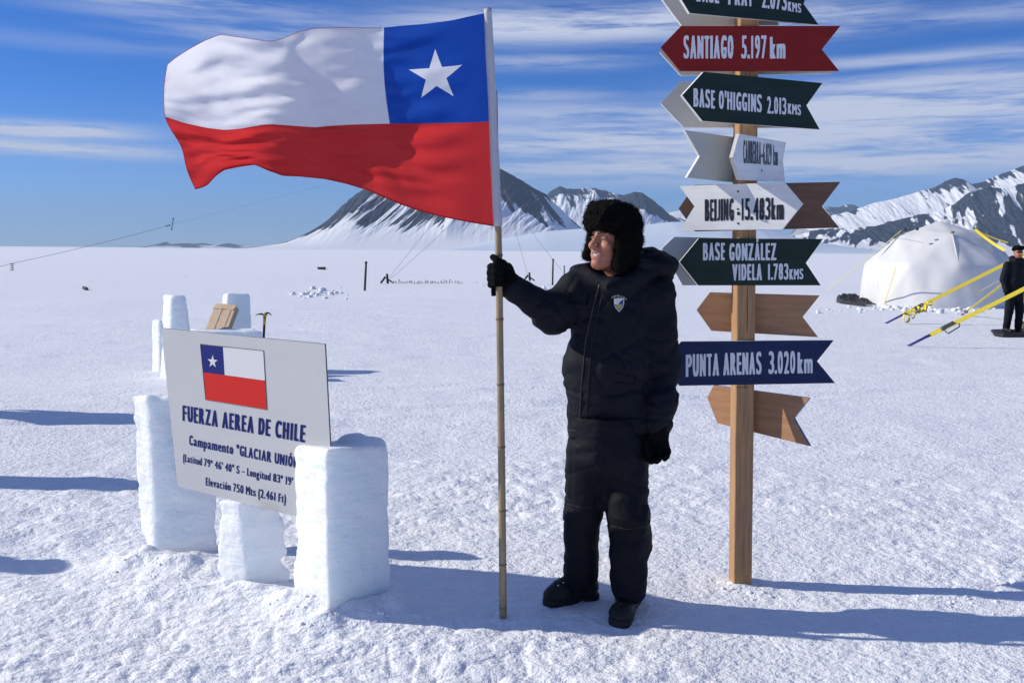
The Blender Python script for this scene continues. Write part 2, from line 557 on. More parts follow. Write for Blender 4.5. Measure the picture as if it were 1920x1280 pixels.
# ------------------------------------------------------------------ signed-distance modelling
def surface_nets(f, lo, hi, h, smooth=1):
    lo = np.asarray(lo, float); hi = np.asarray(hi, float)
    n = np.ceil((hi - lo) / h).astype(int) + 1
    ax = [lo[i] + h * np.arange(n[i]) for i in range(3)]
    D = np.empty(n, np.float32)
    YY, ZZ = np.meshgrid(ax[1], ax[2], indexing='ij')
    step = max(1, int(400000 // YY.size))
    for i in range(0, n[0], step):
        xs = ax[0][i:i + step]
        P = np.empty((len(xs) * YY.size, 3), np.float32)
        P[:, 0] = np.repeat(xs, YY.size); P[:, 1] = np.tile(YY.ravel(), len(xs)); P[:, 2] = np.tile(ZZ.ravel(), len(xs))
        D[i:i + step] = f(P).reshape(len(xs), *YY.shape)
    I = D < 0
    cnt = np.zeros(n - 1, np.int8)
    for c in range(8):
        a, b, d = c & 1, (c >> 1) & 1, (c >> 2) & 1
        cnt += I[a:n[0] - 1 + a, b:n[1] - 1 + b, d:n[2] - 1 + d]
    mask = (cnt > 0) & (cnt < 8)
    idx = np.argwhere(mask)
    pos = np.zeros((len(idx), 3)); num = np.zeros(len(idx))
    C = [np.array([c & 1, (c >> 1) & 1, (c >> 2) & 1]) for c in range(8)]
    for a in range(8):
        for k in range(3):
            if C[a][k]: continue
            b = C[a].copy(); b[k] = 1
            ia = idx + C[a]; ib = idx + b
            da = D[ia[:, 0], ia[:, 1], ia[:, 2]]; db = D[ib[:, 0], ib[:, 1], ib[:, 2]]
            cr = (da < 0) != (db < 0)
            t = np.where(cr, da / np.where(cr, da - db, 1), 0)
            pos += cr[:, None] * (C[a] + t[:, None] * (b - C[a])); num += cr
    V = lo + h * (idx + pos / num[:, None])
    ids = np.full(n - 1, -1, np.int64); ids[mask] = np.arange(len(idx))
    faces = []
    for k in range(3):
        u, w = (k + 1) % 3, (k + 2) % 3
        sl0 = [slice(None)] * 3; sl1 = [slice(None)] * 3
        sl0[k] = slice(0, -1); sl1[k] = slice(1, None)
        for s in (sl0, sl1):
            s[u] = slice(1, -1); s[w] = slice(1, -1)
        A = I[tuple(sl0)]; B = I[tuple(sl1)]
        e = np.argwhere(A != B)
        if not len(e): continue
        pos_dir = A[e[:, 0], e[:, 1], e[:, 2]]
        g = e.copy(); g[:, u] += 1; g[:, w] += 1
        q = []
        for (du, dw) in ((-1, -1), (0, -1), (0, 0), (-1, 0)):
            c = g.copy(); c[:, u] += du; c[:, w] += dw
            q.append(ids[c[:, 0], c[:, 1], c[:, 2]])
        q = np.stack(q, 1)
        q[~pos_dir] = q[~pos_dir][:, ::-1]
        faces.append(q)
    Fq = np.concatenate(faces)
    for _ in range(smooth):
        acc = np.zeros_like(V); c = np.zeros(len(V))
        for k in range(4):
            for j in (1, 3):
                np.add.at(acc, Fq[:, k], V[Fq[:, (k + j) % 4]]); np.add.at(c, Fq[:, k], 1)
        V = 0.5 * V + 0.5 * acc / np.maximum(c, 1)[:, None]
    return V, Fq


def rc(P, a, b, ra, rb):
    a = np.asarray(a, np.float32); b = np.asarray(b, np.float32)
    ba = b - a; pa = P - a
    t = np.clip(pa @ ba / max(float(ba @ ba), 1e-9), 0, 1)
    return np.linalg.norm(pa - t[:, None] * ba, axis=1) - (ra + (rb - ra) * t)


def ell(P, c, r, Rm=None):
    q = P - np.asarray(c, np.float32)
    if Rm is not None:
        q = q @ np.asarray(Rm, np.float32)
    r = np.asarray(r, np.float32)
    k0 = np.linalg.norm(q / r, axis=1); k1 = np.linalg.norm(q / (r * r), axis=1)
    return k0 * (k0 - 1) / np.maximum(k1, 1e-6)


def smin(a, b, k):
    h = np.clip(0.5 + 0.5 * (b - a) / k, 0, 1)
    return b + (a - b) * h - k * h * (1 - h)


def smax(a, b, k):
    return -smin(-a, -b, k)


def march(f, px, py, t0=2.0, t1=8.0):
    d = ray(px, py); t = t0
    for _ in range(200):
        v = float(f(np.array([CAMP + d * t], np.float32))[0])
        if v < 0.0005: break
        t += v * 0.6
        if t > t1: return None
    return CAMP + d * t


# ================================================================== SNOW GROUND
MOUNDS = []       # (x, y, radius x, radius y, height)
for (px, py, rx, ry, h) in ((300, 1062, .26, .16, .075), (380, 1075, .18, .14, .055), (255, 1050, .16, .12, .05), (470, 1118, .22, .13, .04),
                            (560, 1140, .13, .12, .075), (610, 1160, .16, .10, .06), (690, 1150, .22, .12, .035), (735, 1140, .10, .09, .045),
                            (330, 1110, .30, .14, .04), (1388, 1098, .13, .10, .022)):
    g = G(px, py)
    MOUNDS.append((g[0], g[1], rx, ry, h))


TRACKS = [(-9.0, 14.0, 12.0, 11.6), (-14.0, 22.0, 16.0, 17.5), (-2.0, 9.6, 14.0, 15.5), (-20.0, 38.0, 20.0, 30.0)]


def hgt(x, y, lam=None):
    """snow surface height; lam = local mesh spacing, finer waves than that are left out"""
    x = np.asarray(x, float); y = np.asarray(y, float)
    r = np.hypot(x, y)
    if lam is None:
        lam = np.zeros_like(r)
    def w(l):
        return np.clip((l / (2.2 * lam + 1e-9)) - 1, 0, 1)
    z = 0.03 * vnoise(x / 3.1, y / 2.6, seed=1) * w(3.0) * sstep(r, 0.5, 6)
    z = z + 0.05 * vnoise(x / 9.0, y / 7.0, seed=2) * w(8.0) * sstep(r, 6, 14)
    z = z + 0.10 * vnoise(x / 45.0, y / 30.0, seed=9) * w(40.0) * sstep(r, 15, 60)
    a = vnoise(x / 0.62 + 0.4 * vnoise(x, y, seed=31), y / 0.42, seed=3)
    z = z + 0.012 * a * w(0.5)
    patch = 0.35 + 0.65 * sstep(fbm2(x / 1.3, y / 0.9, 40, 2), -0.35, 0.35)
    b = vnoise(x / 0.21, y / 0.15, seed=4)
    z = z + (0.0095 + .006 * sstep(r, 4.5, 8)) * b * w(0.18) * patch
    lump_ = np.clip(vnoise(x / .17 + .5 * b, y / .11, seed=14) - .05, 0, 1)
    z = z + .0135 * lump_ ** 1.2 * w(0.14) * sstep(fbm2(x / 1.0, y / .7, 44, 3), -.15, .45)
    c = 1 - np.abs(vnoise(x / 0.105 + 0.5 * b, y / 0.085, seed=5)) * 2
    z = z - 0.0080 * np.clip(c, 0, 1) ** 1.2 * w(0.10) * patch
    d = vnoise(x / 0.052, y / 0.045, seed=6)
    z = z + 0.0056 * d * w(0.05) * patch
    z = z + 0.0030 * vnoise(x / 0.026, y / 0.024, seed=7) * w(0.026) * patch
    # wind-carved sastrugi and old vehicle tracks further out
    sa = vnoise(x / 2.4 + .6 * vnoise(x / 1.1, y / .9, seed=61), y / .55, seed=62)
    z = z + 0.030 * np.clip(sa - .1, 0, 1) ** 1.3 * sstep(fbm2(x / 9.0, y / 6.0, 63, 2), -.1, .35) * sstep(r, 5, 9) * w(.5)
    for (ax_, ay_, bx_, by_) in TRACKS:
        L_ = math.hypot(bx_ - ax_, by_ - ay_); ux, uy = (bx_ - ax_) / L_, (by_ - ay_) / L_
        s_ = (x - ax_) * ux + (y - ay_) * uy; dd_ = -(x - ax_) * uy + (y - ay_) * ux + .5 * np.sin(s_ / 7.0)
        for o_ in (-.75, .75):
            q_ = np.abs(dd_ - o_)
            z = z + (-.028 * np.exp(-(q_ / .16) ** 4) + .016 * np.exp(-((q_ - .27) / .08) ** 2)) * w(.25) * (.6 + .4 * vnoise(s_ / .3, dd_ / .2, seed=64))
    k = sstep(fbm2(x / 2.2, y / 1.5, 60, 2), 0.15, 0.5)
    z = z + 0.012 * k * np.clip(vnoise(x / 0.10, y / 0.09, seed=8), 0, 1) * w(0.1)
    for (mx, my, rx, ry, h) in MOUNDS:
        q = ((x - mx) / rx) ** 2 + ((y - my) / ry) ** 2
        near = q < 9
        if np.any(near):
            e = np.where(near, np.exp(-q), 0)
            z = z + h * e * (1 + 0.28 * vnoise(x / 0.085, y / 0.07, seed=12) * w(.08) + 0.16 * vnoise(x / 0.04, y / 0.035, seed=13) * w(.04))
    return z


def H(x, y):
    return float(hgt(np.array([x]), np.array([y]))[0])


def GH(px, py):
    """point of the snow surface seen at a pixel"""
    z = 0.0
    for _ in range(3):
        g = G(px, py, z); z = H(g[0], g[1])
    return np.array([g[0], g[1], z])


def make_ground():
    fa = np.arange(-37, 37.001, 0.105)
    ra = np.concatenate([np.arange(40, 320.1, 4.0)])
    ang = np.radians(np.concatenate([fa, ra]))
    rr = [0.3, 0.8, 1.4, 1.9, 2.3]
    while rr[-1] < 7.0: rr.append(rr[-1] * 1.0030)
    while rr[-1] < 30: rr.append(rr[-1] * 1.0065)
    while rr[-1] < 200: rr.append(rr[-1] * 1.025)
    while rr[-1] < 26500: rr.append(rr[-1] * 1.16)
    rr = np.array(rr)
    A, RR = np.meshgrid(ang, rr)
    X = np.sin(A) * RR; Y = np.cos(A) * RR
    lam = RR * np.radians(0.105) * np.where(np.abs(A) < np.radians(38), 1, 40)
    dr = np.gradient(rr)[:, None] + 0 * RR
    lam = np.maximum(lam, dr)
    Z = hgt(X.ravel(), Y.ravel(), lam.ravel()).reshape(X.shape)
    nr, na = X.shape
    V = np.stack([X, Y, Z], -1).reshape(-1, 3)
    i = np.arange(nr - 1)[:, None] * na; j = np.arange(na)[None, :]; j2 = (j + 1) % na
    Fq = np.stack([i + j, i + na + j, i + na + j2, i + j2], -1).reshape(-1, 4)[:, ::-1]
    c = len(V)
    V = np.vstack([V, [[0, 0, 0]]])
    o = build('snow_ground', V, Fq, M['snow'], smooth=True)
    tag(o, 'wide flat field of wind packed white snow reaching the horizon', 'snow', kind='structure')
    # normals must look up
    me = o.data
    if me.polygons[10].normal.z < 0:
        me.flip_normals()
    return o


make_ground()


# ================================================================== MOUNTAINS
def mountain(name, sil, dist, depth, rockfn, label, nx=360, ny=130, spur=None, rough=1.0, slant=55.0, power=1.25, seed=0, lift=0.0):
    """height field: traced ridge line, falling towards the glacier in front and away behind"""
    sil = np.array(sil, float)
    ridge = []
    px = np.linspace(sil[0, 0], sil[-1, 0], nx)
    py = np.interp(px, sil[:, 0], sil[:, 1])
    for a, b in zip(px, py):
        ridge.append(PY(a, b, dist))
    ridge = np.array(ridge)
    Xr = ridge[:, 0]; Zr = np.maximum(ridge[:, 2], 0.0)
    Zr = Zr + fbm2(px / 9.0, px * 0 + seed, seed, 4) * 0.02 * Zr.max() * rough * sstep(Zr, 0, 0.15 * Zr.max())
    t = np.concatenate([np.linspace(-0.35, -0.02, 12), np.linspace(0, 1, ny)])
    T, Xg = np.meshgrid(t, Xr, indexing='ij')
    Zt = np.broadcast_to(Zr, T.shape).copy()
    Y = dist - depth * T
    prof = np.where(T >= 0, (1 - np.clip(T, 0, 1)) ** power, 1 + 1.6 * T)
    # ridges and gullies running down the face
    PX = np.broadcast_to(px, T.shape)
    gl = fbm2((PX + slant * T) / 15.0, T * 2.0 + seed, seed + 3, 4, 0.55)
    gl2 = 1 - np.abs(fbm2((PX + .8 * slant * T) / 7.0, T * 5.0 + seed, seed + 9, 3)) * 2
    env = np.clip(T, 0, 1) ** 0.6 * np.clip(1 - T / .75, 0, 1) ** 1.4 * 4 * (T > 0)
    Z = Zt * prof + Zt.max() * rough * env * (0.05 * gl + 0.018 * gl2) * np.clip(Zt / Zt.max() * 1.6, 0, 1)
    if spur is not None:
        for (sx0, sx1, w, amp, te) in spur:
            xs = sx0 + (sx1 - sx0) * np.clip(T / te, 0, 1)
            Z = Z + amp * Zt.max() * np.exp(-np.abs((PX - xs) / w) ** 1.25) * np.clip(T / te, 0, 1) ** 0.8 * np.clip(1.18 - T / te, 0, 1) * (T > 0)
    Z = np.maximum(Z, -3.0) + lift
    # keep the face below the line of sight to its own ridge
    zmax = CAMH + (Zt - CAMH) * (Y / dist) * 0.995
    Z = np.where((T > 0.004), np.minimum(Z, np.maximum(zmax, -3)), Z)
    V = np.stack([Xg, Y, Z], -1).reshape(-1, 3)
    nr, nc = T.shape
    i = np.arange(nr - 1)[:, None] * nc; j = np.arange(nc - 1)[None, :]
    Fq = np.stack([i + j, i + nc + j, i + nc + j + 1, i + j + 1], -1).reshape(-1, 4)
    o = build(name, V, Fq, M['mountain'], smooth=True)
    if o.data.polygons[len(o.data.polygons) // 2].normal.z < 0:
        o.data.flip_normals()
    rock = np.clip(rockfn(PX, T, Zt / Zt.max(), Z / Zt.max()), 0, 1).astype(np.float32)
    at = o.data.attributes.new('rock', 'FLOAT', 'POINT')
    at.data.foreach_set('value', rock.ravel())
    tag(o, label, 'mountain', kind='structure')
    return o


def rock_peak(px, t, hr, z):
    # slanting bands: snow gullies run down to the lower left through dark rock
    s = px + 125 * t
    band = 0.75 * fbm2(s / 9.0, t * .8, 21, 4, 0.6) + 0.4 * fbm2(s / 3.6, t * 1.1, 23, 3, 0.6)
    band2 = fbm2(s / 26.0 + 3, t * .7, 27, 3)
    tl = 0.50 + 0.17 * sstep(px, 610, 760)
    face = 0.58 + 1.35 * band + 0.55 * band2 - 1.1 * sstep(t, tl - 0.22, tl + 0.08)
    face = face + 0.25 * (t < 0.10) + 0.6 * (t < 0.30) * sstep(px, 550, 590) * sstep(720 - px, 0, 60)
    right = 0.33 + 0.95 * fbm2((px - 120 * t) / 24.0, t * 3.0, 33, 4) + 0.45 * (t < 0.05) * sstep(px, 930, 960) - 0.7 * sstep(t, 0.22, 0.5)
    right = right + 0.42 * np.exp(-((px - (960 + 150 * t)) / 34.0) ** 2) * sstep(0.62 - t, 0, 0.2)
    spur = 0.5 * np.exp(-((px - 851) / 14.0) ** 2) * sstep(t, 0.3, 0.45) * sstep(0.86 - t, 0, 0.1)
    return np.where(px < 846, face, right) + spur


def rock_range(px, t, hr, z):
    f = fbm2((px - 60 * t) / 13.0, t * 3, 51, 4, 0.6)
    return 0.42 + 0.6 * f + 0.25 * (t < 0.12) - 0.7 * sstep(t, 0.25, 0.55)


def rock_dark(px, t, hr, z):
    f = fbm2((px - 50 * t) / 10.0, t * 3, 57, 4, 0.6)
    return 0.95 + 0.5 * f - 1.2 * sstep(t, 0.25, 0.42) - 0.25 * sstep(px, 1235, 1275)


def rock_east_back(px, t, hr, z):
    f = fbm2((px + 30 * t) / 11.0, t * 4, 61, 4, 0.6)
    crest = sstep(0.10 - t, -0.06, 0.06)
    f2 = fbm2((px + 20 * t) / 5.0, t * 7, 66, 3, 0.6)
    return 0.12 + 0.5 * f + 0.4 * f2 + 0.34 * crest * sstep(px, 1650, 1760) + 0.14 * crest + 0.22 * np.exp(-((px - 1790 + 60 * t) / 50) ** 2) * (t < .35)


def rock_east(px, t, hr, z):
    f = fbm2((px + 120 * t) / 17.0, t * 3.2, 71, 5, 0.6) + .35 * fbm2((px + 90 * t) / 5.0, t * 4.2, 74, 3, 0.6)
    g = fbm2((px + 60 * t) / 45.0, t * 2.2, 77, 3)
    return 0.76 + 0.12 * sstep(px, 1700, 1800) + 0.95 * f + 0.45 * g - 0.55 * sstep(t, 0.42, 0.72) * sstep(1760 - px, -80, 100) - 0.3 * sstep(t, 0.75, 1.0)


def no_rock(px, t, hr, z):
    return 0 * px + 0.06


def all_rock(px, t, hr, z):
    return 0.75 + 0.5 * fbm2(px / 9.0, t * 4, 81, 4)


mountain('mountain', [(505, 470), (530, 458), (560, 446), (590, 430), (620, 408), (645, 382), (670, 362), (690, 351), (720, 352), (760, 345), (800, 338),
                      (850, 330), (900, 322), (935, 316), (950, 322), (975, 336), (1000, 352), (1020, 362), (1045, 385), (1070, 410), (1092, 428), (1120, 440), (1170, 455), (1220, 470)],
         6500, 1150, rock_peak, 'steep dark rock peak streaked with snow behind the flag pole', nx=620, ny=200, rough=0.62, slant=120.0,
         spur=[(905, 852, 26, 0.26, 0.66), (640, 585, 20, 0.03, 0.7)], power=1.5, seed=3)
mountain('mountain', [(985, 420), (1010, 385), (1030, 360), (1050, 350), (1062, 353), (1085, 355), (1108, 352), (1130, 357), (1150, 362), (1180, 368), (1230, 392), (1300, 420)],
         10500, 1300, rock_range, 'far snowy ridge with jagged rock crest between peak and man', nx=300, ny=90, rough=1.0, power=1.1, seed=14)
mountain('mountain', [(1120, 392), (1150, 376), (1170, 366), (1190, 360), (1205, 362), (1222, 374), (1240, 387), (1256, 402), (1270, 412), (1290, 420), (1330, 434)],
         9300, 1000, rock_dark, 'dark rounded rock hill rising behind the fur hat', nx=240, ny=90, rough=0.7, power=1.1, seed=25)
mountain('mountain', [(1500, 402), (1530, 392), (1548, 387), (1570, 389), (1590, 383), (1602, 384), (1614, 391), (1650, 402)],
         16000, 1500, all_rock, 'small distant blue hill beside the brown arrow board', nx=120, ny=40, rough=0.7, power=0.8, seed=29)
mountain('mountain', [(1180, 420), (1220, 410), (1255, 398), (1290, 392), (1320, 402), (1370, 412), (1420, 420)],
         17000, 1500, no_rock, 'pale snow dome far behind the signpost', nx=100, ny=40, rough=0.4, power=0.8, seed=30)
mountain('mountain', [(1500, 425), (1560, 404), (1600, 394), (1640, 380), (1680, 372), (1720, 360), (1755, 350), (1772, 340), (1790, 334), (1806, 336), (1822, 346), (1840, 342), (1862, 332), (1890, 322),
                      (1920, 310), (1980, 296), (2060, 300), (2150, 340)],
         8600, 1500, rock_east_back, 'broad snow slope with rocky crest rising at the right', nx=460, ny=150, rough=0.35, power=0.95, seed=36)
mountain('mountain', [(1455, 456), (1490, 442), (1530, 431), (1560, 428), (1600, 428), (1640, 424), (1680, 412), (1720, 404), (1755, 398), (1790, 382), (1815, 362), (1850, 350), (1880, 352), (1920, 345),
                      (1990, 338), (2080, 360), (2150, 390)],
         6600, 1000, rock_east, 'dark rocky ridge patched with snow behind the white tent', nx=460, ny=150, rough=1.0, power=1.0, seed=44)
mountain('mountain', [(285, 465), (300, 458), (312, 453), (326, 457), (345, 454), (362, 457), (380, 455), (400, 459), (430, 456), (450, 460), (500, 463), (560, 466)],
         24000, 1200, lambda px, t, hr, z: 0.62 + 0.5 * vnoise(px / 18.0, t * 2, seed=90), 'tiny blue hills on the horizon left of the peak', nx=200, ny=30, rough=0.6, power=0.8, seed=50)
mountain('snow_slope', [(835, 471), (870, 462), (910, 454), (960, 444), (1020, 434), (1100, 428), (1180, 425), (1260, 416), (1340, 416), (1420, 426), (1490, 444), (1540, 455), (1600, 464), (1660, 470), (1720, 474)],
         4700, 420, no_rock, 'smooth shade-tinted snow slope rising from the glacier behind the man', nx=220, ny=60, rough=0.10, power=0.85, seed=60).data.materials[0] = M['shade_tint_slope']


# ================================================================== ICE BLOCKS
def ice_block(label, c, l, r, top_c, top_l=None, top_r=None, h=0.012, seed=0, rough=1.0, bites=(), adds=(), group=None, sink=0.14, edge=0.012):
    """c, l, r: pixels of the near, left and right bottom corners; top_*: pixels above them"""
    gc, gl, gr = G(*c), G(*l), G(*r)
    tc = PY(*top_c, gc[1])
    tl = PY(*top_l, gl[1]) if top_l else gl + (tc - gc)
    tr = PY(*top_r, gr[1]) if top_r else gr + (tc - gc)
    gb = gl + gr - gc; tb = tl + tr - tc
    cen = (gc + gl + gr + gb + tc + tl + tr + tb) / 8
    planes = []
    for a, b, d in ((gl, gc, tc), (gc, gr, tr), (gr, gb, tb), (gb, gl, tl), (tl, tc, tr)):
        n = np.cross(b - a, d - a); n = n / np.linalg.norm(n)
        if np.dot(n, cen - a) > 0: n = -n
        planes.append((n.astype(np.float32), float(np.dot(n, a))))
    B = [np.array(b_, float) for b_, _ in bites]; BR_ = [q for _, q in bites]
    def f(P):
        d = None
        for n, o in planes:
            e = P @ n - o
            d = e if d is None else smax(d, e, edge)
        N1 = fbm3(P * 3.2, seed, 3); N2 = fbm3(P * 13.0, seed + 5, 3)
        d = d + rough * (0.014 * N1 + 0.0065 * N2 + .022 * np.clip(fbm3(P * 8.0, seed + 9, 2) - .22, 0, 1))
        # old saw layers
        d = d + rough * 0.0012 * np.sin(P[:, 2] * 60 + 4 * N1)
        for b_, q in adds:
            d = smin(d, ell(P, b_, q) + 0.012 * N1 + .006 * N2, 0.02)
        for b_, q in zip(B, BR_):
            d = smax(d, -(np.linalg.norm((P - b_) / 1.0, axis=1) - q + 0.03 * N1), 0.015)
        return d
    allp = np.array([gc, gl, gr, gb, tc, tl, tr, tb])
    lo = allp.min(0) - 0.08; hi = allp.max(0) + 0.08
    lo[2] = -sink
    V, Fq = surface_nets(f, lo, hi, h)
    o = build('ice_block', V, Fq, M['ice'], origin=(cen[0], cen[1], 0))
    tag(o, label, 'ice block', group)
    return o, (gc, gl, gr, tc, tl, tr)


IG = 'ice blocks holding the camp sign'
_, RB = ice_block('large square ice block in front of the lower right corner of the camp sign', (618, 1170), (552, 1126), (737, 1130), (616, 842), (556, 832), (724, 832),
                  seed=101, group=IG, bites=[(PY(737, 872, 4.02), 0.035), (PY(600, 836, 3.85), 0.03)],
                  adds=[(PY(690, 834, 4.12), (.085, .075, .038)), (PY(662, 826, 4.18), (.07, .06, .035))])
_, LB = ice_block('tall narrow ice block behind the left edge of the camp sign', (290, 1035), (264, 1020), (406, 1034), (273, 737), (245, 741), (400, 742), seed=102, group=IG)
_, CB = ice_block('short tapering ice block under the middle of the camp sign', (462, 1109), (406, 1094), (549, 1102), (456, 941), (411, 936), (520, 958), seed=103, group=IG,
                  bites=[])
BGI = 'ice blocks of the low wall behind the sign'
BK = dict(h=0.02, rough=0.9, group=BGI, edge=0.03)
ice_block('upright ice pillar standing behind the top left corner of the sign', (318, 705), (300, 700), (368, 704), (322, 552), (301, 551), (352, 554), seed=104,
          bites=[(PY(366, 560, 11.8), 0.10)], **BK)
ice_block('thin upright ice slab left of the ice pillar behind the sign', (300, 691), (283, 688), (312, 690), (300, 600), (285, 599), (310, 600), seed=105, **BK)
ice_block('ice back slab behind the brown package', (425, 690), (413, 686), (478, 686), (428, 549), (413, 551), (472, 549), seed=106, bites=[(PY(455, 556, 12.6), 0.05)], **BK)
ice_block('low wide ice block in front of the brown package', (372, 712), (352, 706), (492, 708), (374, 622), (356, 617), (492, 620), seed=107, **BK)


# ================================================================== LETTERING
TEXT_CACHE = {}


def text_src(body):
    if body not in TEXT_CACHE:
        cu = bpy.data.curves.new('lettering_source', 'FONT')
        cu.body = body; cu.size = 1.0; cu.resolution_u = 6
        ob = bpy.data.objects.new('lettering_source', cu)
        COL.objects.link(ob)
        dg = bpy.context.evaluated_depsgraph_get()
        me = ob.evaluated_get(dg).to_mesh()
        me.calc_loop_triangles()
        co = np.array([v.co[:2] for v in me.vertices], float)
        tri = np.array([t.vertices[:] for t in me.loop_triangles], int)
        ob.evaluated_get(dg).to_mesh_clear()
        bpy.data.objects.remove(ob); bpy.data.curves.remove(cu)
        TEXT_CACHE[body] = (co, tri)
    return TEXT_CACHE[body]


def text_mesh(body, cell=0.022, fat_x=0.0, fat_y=0.0, squeeze=1.0):
    """outline of a line of text, widened sideways by fat_x (in cap heights); returns V (n,2) in cap-height units, faces"""
    co, tri = text_src(body)
    co = co / CAP
    co[:, 0] *= squeeze
    pad = 0.15
    x0, y0 = co.min(0) - pad; x1, y1 = co.max(0) + pad
    ss = cell / 2
    nx, ny = int((x1 - x0) / ss) + 2, int((y1 - y0) / ss) + 2
    img = np.zeros((nx, ny), bool)
    for t in tri:
        p = (co[t] - (x0, y0)) / ss
        ax0, ay0 = np.floor(p.min(0)).astype(int); ax1, ay1 = np.ceil(p.max(0)).astype(int) + 1
        gx, gy = np.meshgrid(np.arange(ax0, ax1) + 0.0, np.arange(ay0, ay1) + 0.0, indexing='ij')
        def e(a, b): return (b[0] - a[0]) * (gy - a[1]) - (b[1] - a[1]) * (gx - a[0])
        w0, w1, w2 = e(p[0], p[1]), e(p[1], p[2]), e(p[2], p[0])
        ins = ((w0 >= 0) & (w1 >= 0) & (w2 >= 0)) | ((w0 <= 0) & (w1 <= 0) & (w2 <= 0))
        img[ax0:ax1, ay0:ay1] |= ins
    for k in range(int(round(fat_x / ss))):
        if k % 2 == 0: img[1:] |= img[:-1].copy()
        else: img[:-1] |= img[1:].copy()
    for k in range(int(round(fat_y / ss))):
        if k % 2 == 0: img[:, 1:] |= img[:, :-1].copy()
        else: img[:, :-1] |= img[:, 1:].copy()
    D = img.astype(float)
    for _ in range(2):
        D[1:-1, 1:-1] = (D[:-2, 1:-1] + D[2:, 1:-1] + D[1:-1, :-2] + D[1:-1, 2:] + 2 * D[1:-1, 1:-1]) / 6
    D = D[::2, ::2]
    nx, ny = D.shape
    V = {}; Vl = []; Fl = []
    def vid(key, x, y):
        if key not in V:
            V[key] = len(Vl); Vl.append((x0 + x * cell, y0 + y * cell))
        return V[key]
    iso = 0.5
    inside = D > iso
    act = np.argwhere(inside[:-1, :-1] | inside[1:, :-1] | inside[:-1, 1:] | inside[1:, 1:])
    for (i, j) in act:
        cs = [(i, j), (i + 1, j), (i + 1, j + 1), (i, j + 1)]
        poly = []
        for k in range(4):
            a, b = cs[k], cs[(k + 1) % 4]
            da, db = D[a] - iso, D[b] - iso
            if da > 0: poly.append(vid(('c', a), *a))
            if (da > 0) != (db > 0):
                t = da / (da - db)
                key = ('e', min(a, b), max(a, b))
                poly.append(vid(key, a[0] + t * (b[0] - a[0]), a[1] + t * (b[1] - a[1])))
        if len(poly) >= 3: Fl.append(poly)
    return np.array(Vl), Fl


def _cap():
    cu = bpy.data.curves.new('cap_source', 'FONT'); cu.body = 'H'; cu.size = 1.0
    ob = bpy.data.objects.new('cap_source', cu); COL.objects.link(ob)
    dg = bpy.context.evaluated_depsgraph_get(); me = ob.evaluated_get(dg).to_mesh()
    h = max(v.co[1] for v in me.vertices)
    ob.evaluated_get(dg).to_mesh_clear(); bpy.data.objects.remove(ob); bpy.data.curves.remove(cu)
    return h


CAP = _cap()


def lay_text(mb, body, bl, br, cap_px, plane, fat=0.36, faty=0.0, lift=0.0015, cell=0.025):
    """bl, br: pixels of the two ends of the base line, cap_px: cap height in pixels at the left; plane = (point, normal towards camera)"""
    p0, n = plane
    a = PL(*bl, p0, n); b = PL(*br, p0, n); t = PL(bl[0], bl[1] - cap_px, p0, n)
    wid = np.linalg.norm(b - a) / np.linalg.norm(t - a)        # width in cap heights
    rel = [REL.get(ch, .54 if not ch.islower() else .48) for ch in body]
    gap = 0.085
    k = wid / (sum(rel) + gap * (len(body) - 1))                  # condensed to the painted width
    stroke = fat * .5 * k
    x = 0.0
    for ch, rw in zip(body, rel):
        if ch != ' ':
            src = text_src(ch)[0] / CAP
            nat = src[:, 0].max() - src[:, 0].min()
            w = rw * k
            if ch == '1':
                sq = .72 * k; f = max(0.0, stroke - .125 * sq)
            elif ch in 'Iil|':
                f = max(0.0, min(stroke, w) - nat * .8); sq = .8
            else:
                f = max(0.0, (stroke - .125 * w / nat) / max(.2, 1 - .125 / nat)); sq = max(.05, (w - f) / nat)
            cl = min(cell, max(.008, w / 9))
            V, Fl = text_mesh(ch, cell=cl, fat_x=f, fat_y=faty, squeeze=sq)
            if not Fl: x += (rw + gap) * k; continue
            xa, xb = V[:, 0].min(), V[:, 0].max()
            yy = V[:, 1]
            if ch == 'J': yy = (yy - yy.min()) / (yy.max() - yy.min())
            sx = (x + w / 2 + (V[:, 0] - (xa + xb) / 2)) / wid
            mb.add(a + sx[:, None] * (b - a) + yy[:, None] * (t - a) + n * lift, Fl)
        x += (rw + gap) * k


REL = {'I': .25, 'M': .70, 'J': .36, 'E': .43, 'F': .42, 'L': .40, 'T': .46, 'V': .56, 'A': .58, 'N': .56, '1': .34, '.': .19, ' ': .24, 'm': .74, 'i': .24, 'l': .24, 't': .32, 'r': .34, "'": .17,
       '"': .34, '(': .28, ')': .28, '-': .26, '–': .50, 'º': .32, 'k': .48, '4': .56}


# ================================================================== CAMP SIGN
def plane_from(pts):
    p0 = pts[0]; n = np.cross(pts[1] - pts[0], pts[2] - pts[0]); n = n / np.linalg.norm(n)
    if np.dot(n, CAMP - p0) < 0: n = -n
    return p0, n


